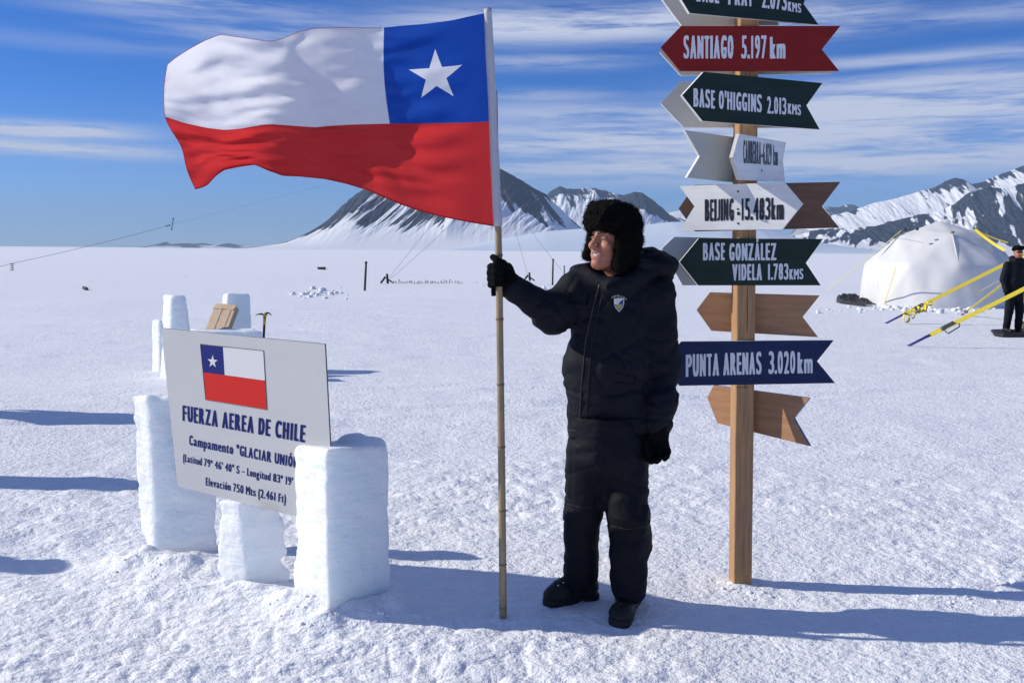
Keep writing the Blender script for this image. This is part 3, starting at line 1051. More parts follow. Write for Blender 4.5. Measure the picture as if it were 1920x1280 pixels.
SC = [(302, 615), (609, 645), (627, 986), (333, 911)]            # TL TR BR BL
rays = [ray(*c) for c in SC]
A = np.array([rays[0], -rays[1], rays[2], -rays[3]]).T             # a TL - b TR + c BR - d BL = 0
_, _, vh = np.linalg.svd(A)
k = vh[-1]; k = k / k[0]
mid = PY(456, 946, CB[0][1] + 0.25)
base_dir = rays[2] * k[2] * 0.42 + rays[3] * k[3] * 0.58
scale = mid[1] / base_dir[1]
SP = [CAMP + rays[i] * k[i] * scale for i in range(4)]
SIGN = plane_from(SP)
sign_root = empty('camp_sign', (SP[3] + SP[2]) / 2)
tag(sign_root, 'white camp sign with printed flag and blue Spanish lettering standing on ice blocks', 'sign')
mb = MB(); mb.prism(SP[::-1], -SIGN[1] * 0.008, 0, 1, 1)
mb.build('panel', [M['sign'], M['sign_back']], sign_root)
mb = MB()
for body, bl, br, cap, fat in (('FUERZA AEREA DE CHILE', (342.5, 788), (572, 829), 28.5, .40), ('Campamento "GLACIAR UNIÓN"', (355, 833.5), (566, 878.5), 18, .36),
                               ('(Latitud 79º 46\' 40" S – Longitud 83º 19\' 1', (343.5, 864), (558, 912), 13.5, .36), ('Elevación 750 Mts (2.461 Ft)', (386, 909), (536, 942.5), 14.5, .36)):
    mb = MB()
    lay_text(mb, body, bl, br, cap, SIGN, fat, 0.01)
    mb.build('lettering', [M['letter_blue']], sign_root)


def star_pts(c, r, up=90):
    out = []
    for i in range(10):
        q = r if i % 2 == 0 else r * 0.382
        a = R(up + 36 * i)
        out.append((c[0] + q * math.cos(a), c[1] + q * math.sin(a)))
    return out


fp = [PL(*p, *SIGN) + SIGN[1] * 0.0012 for p in ((376, 645), (494.5, 657.4), (501, 767.6), (386, 749), (418.5, 650.5), (421.7, 702.7), (382, 697.6), (497.4, 713))]
em = MB()
ln = SIGN[1] * 0.0
em.add([fp[4], fp[1], fp[7], fp[5]], [[0, 3, 2, 1]], 2)
em.add([fp[0], fp[4], fp[5], fp[6]], [[0, 3, 2, 1]], 1)
em.add([fp[6], fp[7], fp[2], fp[3]], [[0, 3, 2, 1]], 0)
star = [PL(399.5 + a, 677.5 + 0.10 * a - b * 1.25, *SIGN) + SIGN[1] * 0.0024 for a, b in star_pts((0, 0), 10)]
em.add([sum(star) / 10] + star, [[0, 1 + i, 1 + (i + 1) % 10] for i in range(10)], 2)
q4 = [fp[0], fp[1], fp[2], fp[3]]
for i in range(4):
    em.tube([q4[i], q4[(i + 1) % 4]], 0.0016, 4, 3)
em.build('flag_print', [M['print_red'], M['print_blue'], M['print_white'], M['letter_black']], sign_root)


# ================================================================== FLAG ON BAMBOO POLE
gp = GH(943, 1156)
PYL = gp[1]
pole_root = empty('flag_pole', gp)
tag(pole_root, 'bamboo pole carrying a waving red, white and blue flag with one star', 'flag pole')
ctrl = [(943.5, 1162), (942.5, 1050), (941, 900), (938.5, 720), (936.5, 560), (934.5, 425), (925, 220), (915, 16)]
cp = [PY(a, b, PYL) for a, b in ctrl]
zz = np.array([p[2] for p in cp]); xx = np.array([p[0] for p in cp])
zs = np.linspace(zz[0], zz[-1], 90)
xs_ = np.interp(zs, zz, xx)
xs_ = np.convolve(np.pad(xs_, 6, 'edge'), np.ones(13) / 13, 'valid'); xs_[:6] = np.interp(zs[:6], zz, xx); xs_[-6:] = np.interp(zs[-6:], zz, xx)
joints = [0.065, 0.26, 0.50, 0.78, 1.05, 1.33, 1.60, 1.88]
pts = []; rad = []
for x, z in zip(xs_, zs):
    pts.append((x, PYL, z)); rad.append(0.0165 - 0.0012 * z)
mb = MB()
mb.tube(pts, rad, 14, 0)
mb.build('pole', [M['bamboo']], pole_root, smooth=True)
for j in joints:
    x = np.interp(j, zs, xs_)
    mb = MB()
    mb.tube([(x, PYL, j - 0.006), (x, PYL, j - 0.003), (x, PYL, j + 0.003), (x, PYL, j + 0.006)], [0.0150, 0.0174, 0.0174, 0.0150], 14, 0)
    mb.build('joint', [M['bamboo_node']], pole_root, smooth=True)

# flag cloth: traced top edge, colour seam and bottom edge, blown into depth
top = [(914, 24), (880, 31), (850, 38), (800, 45), (760, 48), (721, 52), (690, 53), (650, 52), (590, 53), (560, 60), (530, 73), (505, 78), (475, 74), (440, 69), (413, 65), (385, 76), (355, 92), (330, 108), (314, 121)]
mids = [(921, 228), (880, 230), (840, 231), (780, 232), (731, 232), (690, 233), (655, 234), (620, 236), (592, 239), (550, 236), (510, 233), (492, 234), (455, 241), (422, 244), (390, 240), (350, 231), (330, 224), (314, 219)]
bots = [(930, 424), (880, 416), (830, 406), (790, 396), (750, 382), (715, 367), (690, 356), (650, 344), (610, 335), (560, 330), (530, 329), (500, 318), (478, 308), (450, 312), (420, 318), (403, 330), (388, 347), (372, 353), (366, 354)]


def curve_u(pts, xc, n=181):
    p = np.array(pts, float)
    s = np.concatenate([[0], np.cumsum(np.linalg.norm(np.diff(p, axis=0), axis=1))])
    L = s[-1]
    sc = np.interp(-xc, -p[:, 0], s)                              # arc length at the canton edge
    u = np.linspace(0, 1, n)
    su = np.where(u <= 1 / 3, u * 3 * sc, sc + (u - 1 / 3) * 1.5 * (L - sc))
    out = np.stack([np.interp(su, s, p[:, 0]), np.interp(su, s, p[:, 1])], 1)
    k = np.array([1, 4, 6, 4, 1]) / 16
    sm = np.stack([np.convolve(np.pad(out[:, i], 2, 'edge'), k, 'valid') for i in (0, 1)], 1)
    sm[0], sm[-1] = out[0], out[-1]
    return u, sm


CU, CT = curve_u(top, 720); _, CM = curve_u(mids, 731); _, CBt = curve_u(bots, 712)


def flag_px(u, v):
    def ev(C): return np.stack([np.interp(u, CU, C[:, 0]), np.interp(u, CU, C[:, 1])], -1)
    a, b, c = ev(CT), ev(CM), ev(CBt)
    vv = np.asarray(v)[..., None]
    q = a * (2 * (vv - .5) * (vv - 1)) + b * (-4 * vv * (vv - 1)) + c * (2 * vv * (vv - .5))
    lin = np.where(vv < .5, a + (b - a) * vv * 2, b + (c - b) * (vv - .5) * 2)
    p = 0.45 * q + 0.55 * lin
    # gentle bow of the canton edge and the fly edge
    p[..., 0] -= 7 * np.exp(-((u - 1 / 3) / 0.2) ** 2) * np.sin(np.pi * np.clip(v * 2, 0, 1))
    p[..., 0] += -5 * sstep(u, .8, 1) * np.sin(np.pi * v) + 10 * sstep(u, .9, 1) * np.exp(-((v - .72) / .12) ** 2)
    return p


def flag_depth(u, v):
    ph = u * 7.2 - 1.0 * v
    d = 0.085 * sstep(u, 0, .5) * np.sin(ph) * (0.55 + .6 * u)
    d = d + 0.05 * sstep(u, .25, .9) * np.sin(ph * 2.1 + 2.4 * v + 1)
    d = d + 0.028 * np.sin(np.pi * v) * np.sin(u * 17 + 5 * v) * sstep(u, .08, .35)
    # tension wrinkles out of the hoist and along the lower edge
    d = d + 0.018 * vnoise(u * 7 + v * 4, v * 15 - u * 4, seed=201) * sstep(u, .02, .2)
    d = d + 0.010 * vnoise(u * 14 - v * 6, v * 26 + u * 10, seed=202) * sstep(u, .1, .3)
    d = d + 0.05 * sstep(v, .72, 1) * np.sin(u * 13 + 0.6) * sstep(u, .1, .4)
    d = d + 0.16 * sstep(u, .86, 1.0) * (1 - sstep(v, 0, .42)) ** 2        # top corner of the fly curls back
    return -d * 0.9 - 0.24 * u


nu, nv = 150, 72
P2 = []; E2 = []
def add_line(p, q, n):
    base = len(P2)
    for i in range(n + 1):
        P2.append((p[0] + (q[0] - p[0]) * i / n, p[1] + (q[1] - p[1]) * i / n))
    for i in range(n): E2.append((base + i, base + i + 1))
ASP = 1.5
for p, q, n in (((0, 0), (ASP, 0), nu), ((ASP, 0), (ASP, 1), nv), ((ASP, 1), (0, 1), nu), ((0, 1), (0, 0), nv), ((0, .5), (ASP, .5), nu), ((.5, 0), (.5, .5), nv // 2)):
    add_line(p, q, n)
st = star_pts((0.255, 0.262), 0.132, -90)
for i in range(10): add_line(st[i], st[(i + 1) % 10], 6)
for i in range(1, nu):
    for j in range(1, nv):
        P2.append((ASP * (i + .35 * (j % 2)) / nu, j / nv))
r_ = delaunay_2d_cdt([Vector(p) for p in P2], E2, [], 0, 1e-5)
UVv = np.array([tuple(v) for v in r_[0]]); tris = [list(f) for f in r_[2]]
uu, vv = UVv[:, 0] / ASP, UVv[:, 1]
PXY = flag_px(uu, vv); DY = flag_depth(uu, vv)
FV = np.array([PY(PXY[i, 0], PXY[i, 1], PYL + 0.002 + DY[i]) for i in range(len(uu))])
def in_star(x, y):
    c = False
    for i in range(10):
        (xa, ya), (xb, yb) = st[i], st[(i + 1) % 10]
        if (ya > y) != (yb > y) and x < (xb - xa) * (y - ya) / (yb - ya) + xa: c = not c
    return c
mi = []; tf = []
for f in tris:
    c = UVv[f].mean(0)
    if c[1] > .5: m_ = 1
    elif c[0] > .5: m_ = 0
    else: m_ = 0 if in_star(*c) else 2
    mi.append(m_)
    a, b, d = FV[f[0]], FV[f[1]], FV[f[2]]
    tf.append(f if np.dot(np.cross(b - a, d - a), CAMP - a) > 0 else f[::-1])
fl = build('flag', FV, tf, [M['flag_white'], M['flag_red'], M['flag_blue']], pole_root, smooth=True, mi=mi)
# hem thread round the edge
mb = MB()
for us, vs in ((np.linspace(.34, 1, 90), np.zeros(90)), (np.ones(60), np.linspace(0, 1, 60))):
    q = flag_px(us, vs); dd = flag_depth(us, vs)
    mb.tube([PY(q[i, 0], q[i, 1], PYL + .001 + dd[i]) for i in range(len(us))], 0.0010, 5, 0)
us = np.linspace(0, 1, 120); vs = np.ones(120); q = flag_px(us, vs); dd = flag_depth(us, vs)
mb.tube([PY(q[i, 0], q[i, 1], PYL + .001 + dd[i]) for i in range(120)], 0.0025, 5, 0)
mb.build('hem', [M['flag_red']], fl, smooth=True)
# sleeve sewn round the pole
mb = MB(); pts = []; rad = []
for i in range(60):
    v = i / 59
    px = 914.5 + (933.5 - 914.5) * v; py = 18 + (424 - 18) * v
    p = PY(px, py, PYL); pts.append(p)
    rad.append(0.0165 + 0.003 * v + 0.0016 * float(vnoise(v * 9, 3.3, seed=210)))
mb.tube(pts, rad, 16, 0)
mb.build('sleeve', [M['sleeve']], pole_root, smooth=True)


# ================================================================== SIGNPOST
pb = GH(1388, 1098)
PX0, PY0 = pb[0], pb[1] + 0.045
post_root = empty('signpost', (PX0, PY0, pb[2]))
tag(post_root, 'raw timber signpost carrying painted arrow boards with distances', 'signpost')
HW = 0.0445
ptop = PY(1402, -140, PY0); pbot = PY(1387.5, 1104, PY0)
yawp = R(3)
ex = np.array([math.cos(yawp), math.sin(yawp), 0]); ey = np.array([-math.sin(yawp), math.cos(yawp), 0])
axis = ptop - pbot
def post_at(z):
    return pbot + axis * ((z - pbot[2]) / axis[2])
mb = MB()
bw = 0.004
ring = [(-HW, -HW + bw), (-HW + bw, -HW), (HW - bw, -HW), (HW, -HW + bw), (HW, HW - bw), (HW - bw, HW), (-HW + bw, HW), (-HW, HW - bw)]
zl = np.linspace(pbot[2] - .25, ptop[2], 12)
Vp = []; Fp = []
for z in zl:
    c = post_at(z)
    for a, b in ring: Vp.append(c + ex * a + ey * b)
for i in range(len(zl) - 1):
    for k_ in range(8): Fp.append([i * 8 + k_, i * 8 + (k_ + 1) % 8, (i + 1) * 8 + (k_ + 1) % 8, (i + 1) * 8 + k_])
Fp.append([(len(zl) - 1) * 8 + k_ for k_ in range(8)])
mb.add(Vp, Fp)
mb.build('post', [M['lumber']], post_root)
# two long checks (cracks) in the front face and a splice line
mb = MB()
for (x0_, za, zb) in ((0.006, 1.25, 1.95), (0.004, 2.2, 2.62), (-0.002, 0.98, 1.10)):
    ps = []
    for i in range(14):
        z = za + (zb - za) * i / 13
        ps.append(post_at(z) + ex * (x0_ + .002 * math.sin(i * 1.7)) - ey * (HW + .0004))
    mb.tube(ps, 0.0011, 4, 0)
for z in (0.985,):
    mb.tube([post_at(z) - ex * HW - ey * (HW + .0004), post_at(z) + ex * .012 - ey * (HW + .0004)], 0.0012, 4, 0)
mb.build('crack', [M['sole']], post_root)


def board(outline, yaw, front, mats, label, texts=(), thick=0.017, lmat=None, fat=0.10, screws=(), gap=0.0015):
    """front=True: fixed on the camera side of the post; outline in pixels"""
    th = R(yaw)
    n = np.array([math.sin(th), -math.cos(th), 0.0])
    rel = abs(math.cos(th - yawp)) * HW + abs(math.sin(th - yawp)) * HW
    cpx = sum(p[1] for p in outline) / len(outline)
    c0 = post_at(PY(1400, cpx, PY0)[2])
    off = (rel + gap + thick) if front else -(rel + gap)
    p0 = c0 + n * off
    P = [PL(a, b, p0, n) for a, b in outline]
    a, b, c = P[0], P[1], P[2]
    area = sum(np.cross(P[i] - P[0], P[i + 1] - P[0]) for i in range(1, len(P) - 1))
    if np.dot(area, n) < 0: P = P[::-1]
    mb = MB(); mb.prism(P, -n * thick, 0, 1, 2)
    o = mb.build('sign_board', [M[q] for q in mats], post_root)
    if label: o['label'] = label
    if texts:
        for (body, bl, br, cap, *f) in texts:
            tb = MB()
            lay_text(tb, body, bl, br, cap, (p0, n), f[0] if f else fat, 0.015 if not f or len(f) < 2 else f[1])
            tb.build('lettering', [M[lmat]], o)
    if screws:
        for s in screws:
            sb = MB()
            q = PL(*s, p0, n)
            sb.tube([q - n * .002, q + n * .0022], 0.0048, 8, 0)
            sb.build('screw', [M['dark_metal']], o)
    return o, (p0, n)


board([(1264, -22), (1293, 25), (1535, 47), (1507, 8), (1524, -52), (1296, -72)], 19, True, ('green', 'white', 'primer'), 'dark green arrow board reading BASE PRAT 2.073 KMS',
      (('BASE', (1305, 3), (1348, 7), 34, .40), ('PRAT', (1365, 9), (1411, 12.5), 34, .40), ('2.073', (1428, 14.5), (1475, 20.5), 34, .40), ('KMS', (1477, 21), (1502, 25), 17, .40)), lmat='letter_white')
board([(1233, -12), (1278, 48), (1460, 48), (1460, -45), (1276, -68)], 4, False, ('primer', 'white', 'green'), 'pale back of an arrow board behind the topmost green board')
board([(1277, 49), (1576, 49), (1541, 93), (1573, 133), (1275, 133), (1239, 89)], 0, True, ('red', 'red', 'primer'), 'dark red arrow board reading SANTIAGO 5.197 km',
      (('SANTIAGO', (1281.5, 110), (1375, 110), 42, .40), ('5.197', (1390, 110), (1437, 110), 42, .40), ('km', (1443.5, 110), (1472.5, 110), 40, .42)), lmat='letter_white', screws=((1405, 57), (1407, 124)))
board([(1275, 56), (1566, 56), (1534, 97), (1560, 138), (1277, 142), (1237, 98)], 0, False, ('primer', 'primer', 'red'), 'pale back of an arrow board behind the red board')
board([(1319, 135), (1542, 156), (1512, 198), (1537, 243), (1317, 227), (1279, 179)], 20, True, ('green', 'white', 'primer'), 'dark green arrow board reading BASE O\'HIGGINS 2.013 KMS',
      (('BASE', (1300, 200), (1340, 204), 34, .40), ("O'HIGGINS", (1347.5, 204), (1428, 211), 33, .38), ('2.013', (1438, 212.5), (1474, 215.5), 31, .40), ('KMS', (1477, 213.5), (1501.5, 216.5), 19, .40)), lmat='letter_white')
board([(1239, 194), (1276, 153), (1520, 156), (1494, 200), (1515, 240), (1282, 239)], 0, False, ('primer', 'white', 'green'), 'off white back of an arrow board behind the upper green boards')
board([(1386, 251), (1474, 267), (1468, 301), (1472, 341), (1387, 337), (1374, 295)], 52, True, ('white', 'primer', 'primer'), 'small white angled arrow board reading CANBERRA 6.829 km',
      (('CANBERRA', (1393.5, 306), (1426.5, 308), 43, .38, 0), ('-', (1427, 306), (1430, 306.5), 43, .38, 0), ('6.829', (1430.5, 308.5), (1446.5, 309.5), 40, .38, 0), ('km', (1449.5, 310), (1458, 310.5), 38, .38, 0)),
      lmat='letter_black', screws=((1428, 320),))
board([(1284, 244), (1381, 258), (1420, 263), (1420, 345), (1380, 342), (1288, 333), (1312, 293)], 30, False, ('grey_primer', 'white', 'primer'), 'grey swallow tailed back of a board left of the small white board')
board([(1274, 349), (1471, 342), (1505, 382), (1467, 430), (1274, 432), (1302, 387)], -28, True, ('white', 'primer', 'primer'), 'white arrow board reading BEIJING 15.483km',
      (('BEIJING', (1321.5, 414.5), (1376, 413.5), 40, .42), ('-', (1382, 413.5), (1387.5, 413.5), 40, .42), ('15.483km', (1389.5, 413), (1469.5, 411.5), 40, .42)), lmat='letter_black',
      screws=((1384, 359), (1384, 419), (1383.5, 392)))
board([(1273, 391), (1303, 347), (1576, 341), (1541, 387), (1574, 427), (1304, 434)], 0, False, ('ply_dark', 'ply_dark', 'ply'), 'brown stained arrow board behind the white BEIJING board')
board([(1310, 447), (1543, 448), (1511, 493), (1539, 535), (1309, 535), (1274, 491)], 0, True, ('green', 'white', 'primer'), 'dark green arrow board reading BASE GONZÁLEZ VIDELA 1.783 KMS',
      (('BASE', (1318, 488), (1359, 487.5), 32, .40), ('GONZÁLEZ', (1367, 488.5), (1455.5, 487.5), 31.5, .40), ('VIDELA', (1373, 525.5), (1428.5, 525), 30, .40), ('1.783', (1439, 524.5), (1478, 524), 29.5, .40),
       ('KMS', (1480, 524), (1506, 523), 19, .40)), lmat='letter_white')
board([(1241, 466), (1264, 444), (1500, 450), (1480, 492), (1500, 533), (1280, 535)], 0, False, ('grey_primer', 'white', 'green'), 'grey back of an arrow board behind the lower green board')
board([(1306, 581), (1331, 548), (1537, 554), (1505, 594), (1534, 632), (1334, 620)], -14, False, ('ply', 'red_edge', 'red'), 'bare plywood back of a red edged arrow board')
board([(1277, 640), (1563, 638), (1532, 677), (1566, 718), (1274, 723), (1240, 682)], 5, True, ('navy', 'primer', 'primer'), 'navy blue arrow board reading PUNTA ARENAS 3.020km',
      (('PUNTA', (1286, 706), (1348, 703.5), 41, .40), ('ARENAS', (1356, 703), (1428, 701), 41, .40), ('3.020', (1441, 700.5), (1491, 699.5), 41, .40), ('km', (1495, 699.5), (1523.5, 699), 39, .40)), lmat='letter_white',
      screws=((1407, 655), (1408, 710)))
board([(1326, 745), (1338, 722), (1518, 746), (1488, 784), (1518, 836), (1345, 793)], -42, False, ('ply', 'blue_edge', 'navy'), 'bare plywood back of the lowest arrow board with blue edges')


# ================================================================== MAN HOLDING THE POLE
YB = 3.98
def J(px, py, dy=0.0):
    return PY(px, py, YB + dy)


man = empty('person', (J(1140, 1150)[0], YB - 0.03, H(0.4, 3.95)))
tag(man, 'man in navy snow suit and black fur hat holding the flag pole, looking left', 'person')

# ---- head (local axes: x to his left, -y forward, z up)
HC = J(1149, 452, -0.05)
ha = R(-52)
HR = np.array(Matrix.Rotation(ha, 3, 'Z') @ Matrix.Rotation(R(-4), 3, 'X') @ Matrix.Rotation(R(3), 3, 'Y'))
def to_head(P):
    return (P - HC.astype(np.float32)) @ HR.astype(np.float32)
def from_head(q):
    return HC + np.asarray(q, float) @ HR.T


def sdf_head(q):
    d = ell(q, (0, .012, .030), (.077, .098, .090))
    d = smin(d, ell(q, (0, -.030, -.040), (.060, .066, .078)), .03)
    d = smin(d, rc(q, (-.045, -.005, -.072), (0, -.070, -.103), .022, .020), .025)
    d = smin(d, rc(q, (.045, -.005, -.072), (0, -.070, -.103), .022, .020), .025)
    d = smin(d, ell(q, (0, -.086, -.104), (.022, .016, .017)), .014)          # chin
    for s in (-1, 1):
        d = smin(d, ell(q, (s * .040, -.073, -.026), (.024, .020, .019)), .016)  # cheek lifted by the smile
        d = smin(d, rc(q, (s * .012, -.092, .030), (s * .044, -.078, .030), .0105, .008), .012)
        d = smax(d, -ell(q, (s * .032, -.101, .010), (.018, .019, .0125)), .010)
        d = smin(d, ell(q, (s * .032, -.0835, .0065), (.0165, .010, .0075)), .004)
        d = smin(d, ell(q, (s * .0125, -.106, -.036), (.0085, .010, .0075)), .006)
        # fold from nose to mouth corner
        d = smax(d, -rc(q, (s * .022, -.103, -.040), (s * .035, -.092, -.072), .0032, .0028), .007)
    d = smin(d, rc(q, (0, -.094, .016), (0, -.120, -.028), .0085, .0125), .010)
    d = smin(d, ell(q, (0, -.083, -.066), (.034, .019, .022)), .016)
    # smiling mouth: parted lips
    for s in (-1, 1):
        d = smin(d, rc(q, (0, -.1010, -.0545), (s * .028, -.084, -.0530), .0050, .0030), .004)
        d = smin(d, rc(q, (0, -.0985, -.0770), (s * .026, -.084, -.0580), .0058, .0030), .004)
        d = smax(d, -rc(q, (0, -.102, -.0645), (s * .023, -.092, -.0560), .0058, .0022), .003)
    return d


def sdf_body(P):
    q = to_head(P)
    d = sdf_head(q)
    d = smin(d, rc(P, HC + np.array([.01, .03, -.07]), J(1165, 545, .0), .056, .062), .03)
    d = smin(d, rc(P, J(1108, 556, 0), J(1212, 560, 0), .042, .042), .05)
    d = smin(d, rc(P, J(1156, 575, .01), J(1142, 690, .01), .09, .085), .05)
    return d


V, Fq = surface_nets(sdf_body, J(1068, 700, 0) - [0, .20, 0], J(1265, 372, 0) + [0, .20, 0], 0.0036)
qv = to_head(V.astype(np.float32))
lipd = np.minimum(np.minimum(rc(qv, (0, -.1010, -.0545), (.028, -.084, -.0530), .0056, .0036), rc(qv, (0, -.1010, -.0545), (-.028, -.084, -.0530), .0056, .0036)),
                  np.minimum(rc(qv, (0, -.0985, -.0770), (.026, -.084, -.0580), .0064, .0036), rc(qv, (0, -.0985, -.0770), (-.026, -.084, -.0580), .0064, .0036)))
teeth = np.minimum(rc(qv, (0, -.1005, -.0645), (.023, -.0905, -.0565), .0056, .0030), rc(qv, (0, -.1005, -.0645), (-.023, -.0905, -.0565), .0056, .0030))
vm_ = np.where(teeth < 0.0008, 2, np.where(lipd < .0012, 1, 0))
for s in (-1, 1):
    vm_ = np.where(ell(qv, (s * .032, -.092, .0068), (.0105, .008, .0048)) < 0, 3, vm_)
    vm_ = np.where(rc(qv, (s * .012, -.104, .027), (s * .046, -.088, .030), .0062, .0045) < 0, 4, vm_)
fm = np.max(vm_[Fq], axis=1)
build('body', V, Fq, [M['skin'], M['lip'], M['teeth'], M['eye'], M['brow']], man, mi=fm)


# ---- fur hat with ear flaps
def sdf_hat(P, furry=True):
    q = to_head(P)
    d = ell(q, (0, .008, .092), (.100, .116, .077))
    d = smin(d, ell(q, (0, .012, .062), (.103, .120, .050)), .03)
    d = smin(d, rc(q, (-.055, -.078, .070), (.055, -.078, .070), .041, .041), .02)
    d = smin(d, rc(q, (-.050, -.062, .118), (.050, -.062, .118), .046, .046), .03)      # turned up front
    d = smax(d, -ell(q, (0, -.045, -.035), (.070, .105, .090)), .02)                    # face opening
    near = rc(q, (.090, -.008, .030), (.080, -.022, -.098), .046, .036)                 # ear flap on the camera side
    near = smin(near, rc(q, (.078, .040, .010), (.064, .046, -.080), .046, .038), .03)
    far = rc(q, (-.090, -.018, .030), (-.078, -.060, -.070), .036, .026)
    d = smin(smin(d, near, .02), far, .02)
    d = smax(d, -ell(q, (.0, -.066, -.052), (.060, .074, .068)), .012)
    if furry:
        d = d + .006 * fbm3(P * 30, 301, 2) + .004 * fbm3(P * 90, 305, 2)
    return d


V, Fq = surface_nets(sdf_hat, HC - [.20, .20, .20], HC + [.20, .20, .20], 0.005)
hat = build('fur_hat', V, Fq, M['fur'], man)
# short hairs standing out of the fur
me = hat.data
nrm = np.zeros((len(V), 3)); fc_n = np.cross(V[Fq[:, 1]] - V[Fq[:, 0]], V[Fq[:, 3]] - V[Fq[:, 0]])
for k_ in range(4): np.add.at(nrm, Fq[:, k_], fc_n)
nrm /= np.linalg.norm(nrm, axis=1)[:, None] + 1e-12
sel = RNG.choice(len(V), 9000)
HV = []; HF = []
for i, s in enumerate(sel):
    p = V[s]; t = RNG.normal(size=3); dirn = nrm[s] + .75 * t / np.linalg.norm(t) + np.array([0, 0, -.25]); dirn /= np.linalg.norm(dirn)
    sd_ = np.cross(dirn, RNG.normal(size=3)); sd_ /= np.linalg.norm(sd_)
    L = RNG.uniform(.008, .017)
    HV += [p - sd_ * .0008, p + sd_ * .0008, p + dirn * L]; HF.append([3 * i, 3 * i + 1, 3 * i + 2])
build('fur', HV, HF, M['fur'], hat, smooth=False)

# ---- parka
HAND = PY(939, 522, PYL)
WR = PY(960, 538, PYL + 0.035)
ELB = J(1040, 588, -0.07); SH1 = J(1092, 536, 0.0)
SH2 = J(1226, 556, 0.01); ELB2 = J(1239, 684, 0.02); WR2 = J(1233, 792, -0.06)
HEMZ = J(1140, 816)[2]


def folds(P, seed, k=1.0):
    a = vnoise(P[:, 0] * 9, P[:, 1] * 9, P[:, 2] * 15, seed=seed)
    b = vnoise(P[:, 0] * 22 + a, P[:, 1] * 22, P[:, 2] * 34 + a, seed=seed + 1)
    c = 1 - np.abs(vnoise(P[:, 0] * 6 + P[:, 2] * 4, P[:, 1] * 7, P[:, 2] * 9 - P[:, 0] * 5, seed=seed + 2)) * 4
    e = 1 - np.abs(vnoise(P[:, 0] * 11 - P[:, 2] * 7, P[:, 1] * 10, P[:, 2] * 15 + P[:, 0] * 6, seed=seed + 3)) * 5
    return k * (.0035 * a + .0015 * b + .0065 * np.clip(c, 0, 1) ** 1.5 * .8 + .0035 * np.clip(e, 0, 1) ** 1.5)


def rings(P, a, b, freq, amp, seed, phase=0.0):
    """gathers across a sleeve or leg"""
    a = np.asarray(a, np.float32); b = np.asarray(b, np.float32)
    L = float(np.linalg.norm(b - a)); t = ((P - a) @ ((b - a) / L)) / L
    wob = vnoise(P[:, 0] * 8, P[:, 1] * 8, P[:, 2] * 6, seed=seed)
    on = (t > -.1) & (t < 1.1)
    return np.where(on, amp * np.sin(t * freq + 5.5 * wob + phase) * (.45 + .55 * vnoise(P[:, 0] * 6 + 9, P[:, 1] * 6, P[:, 2] * 5, seed=seed + 50)), 0)


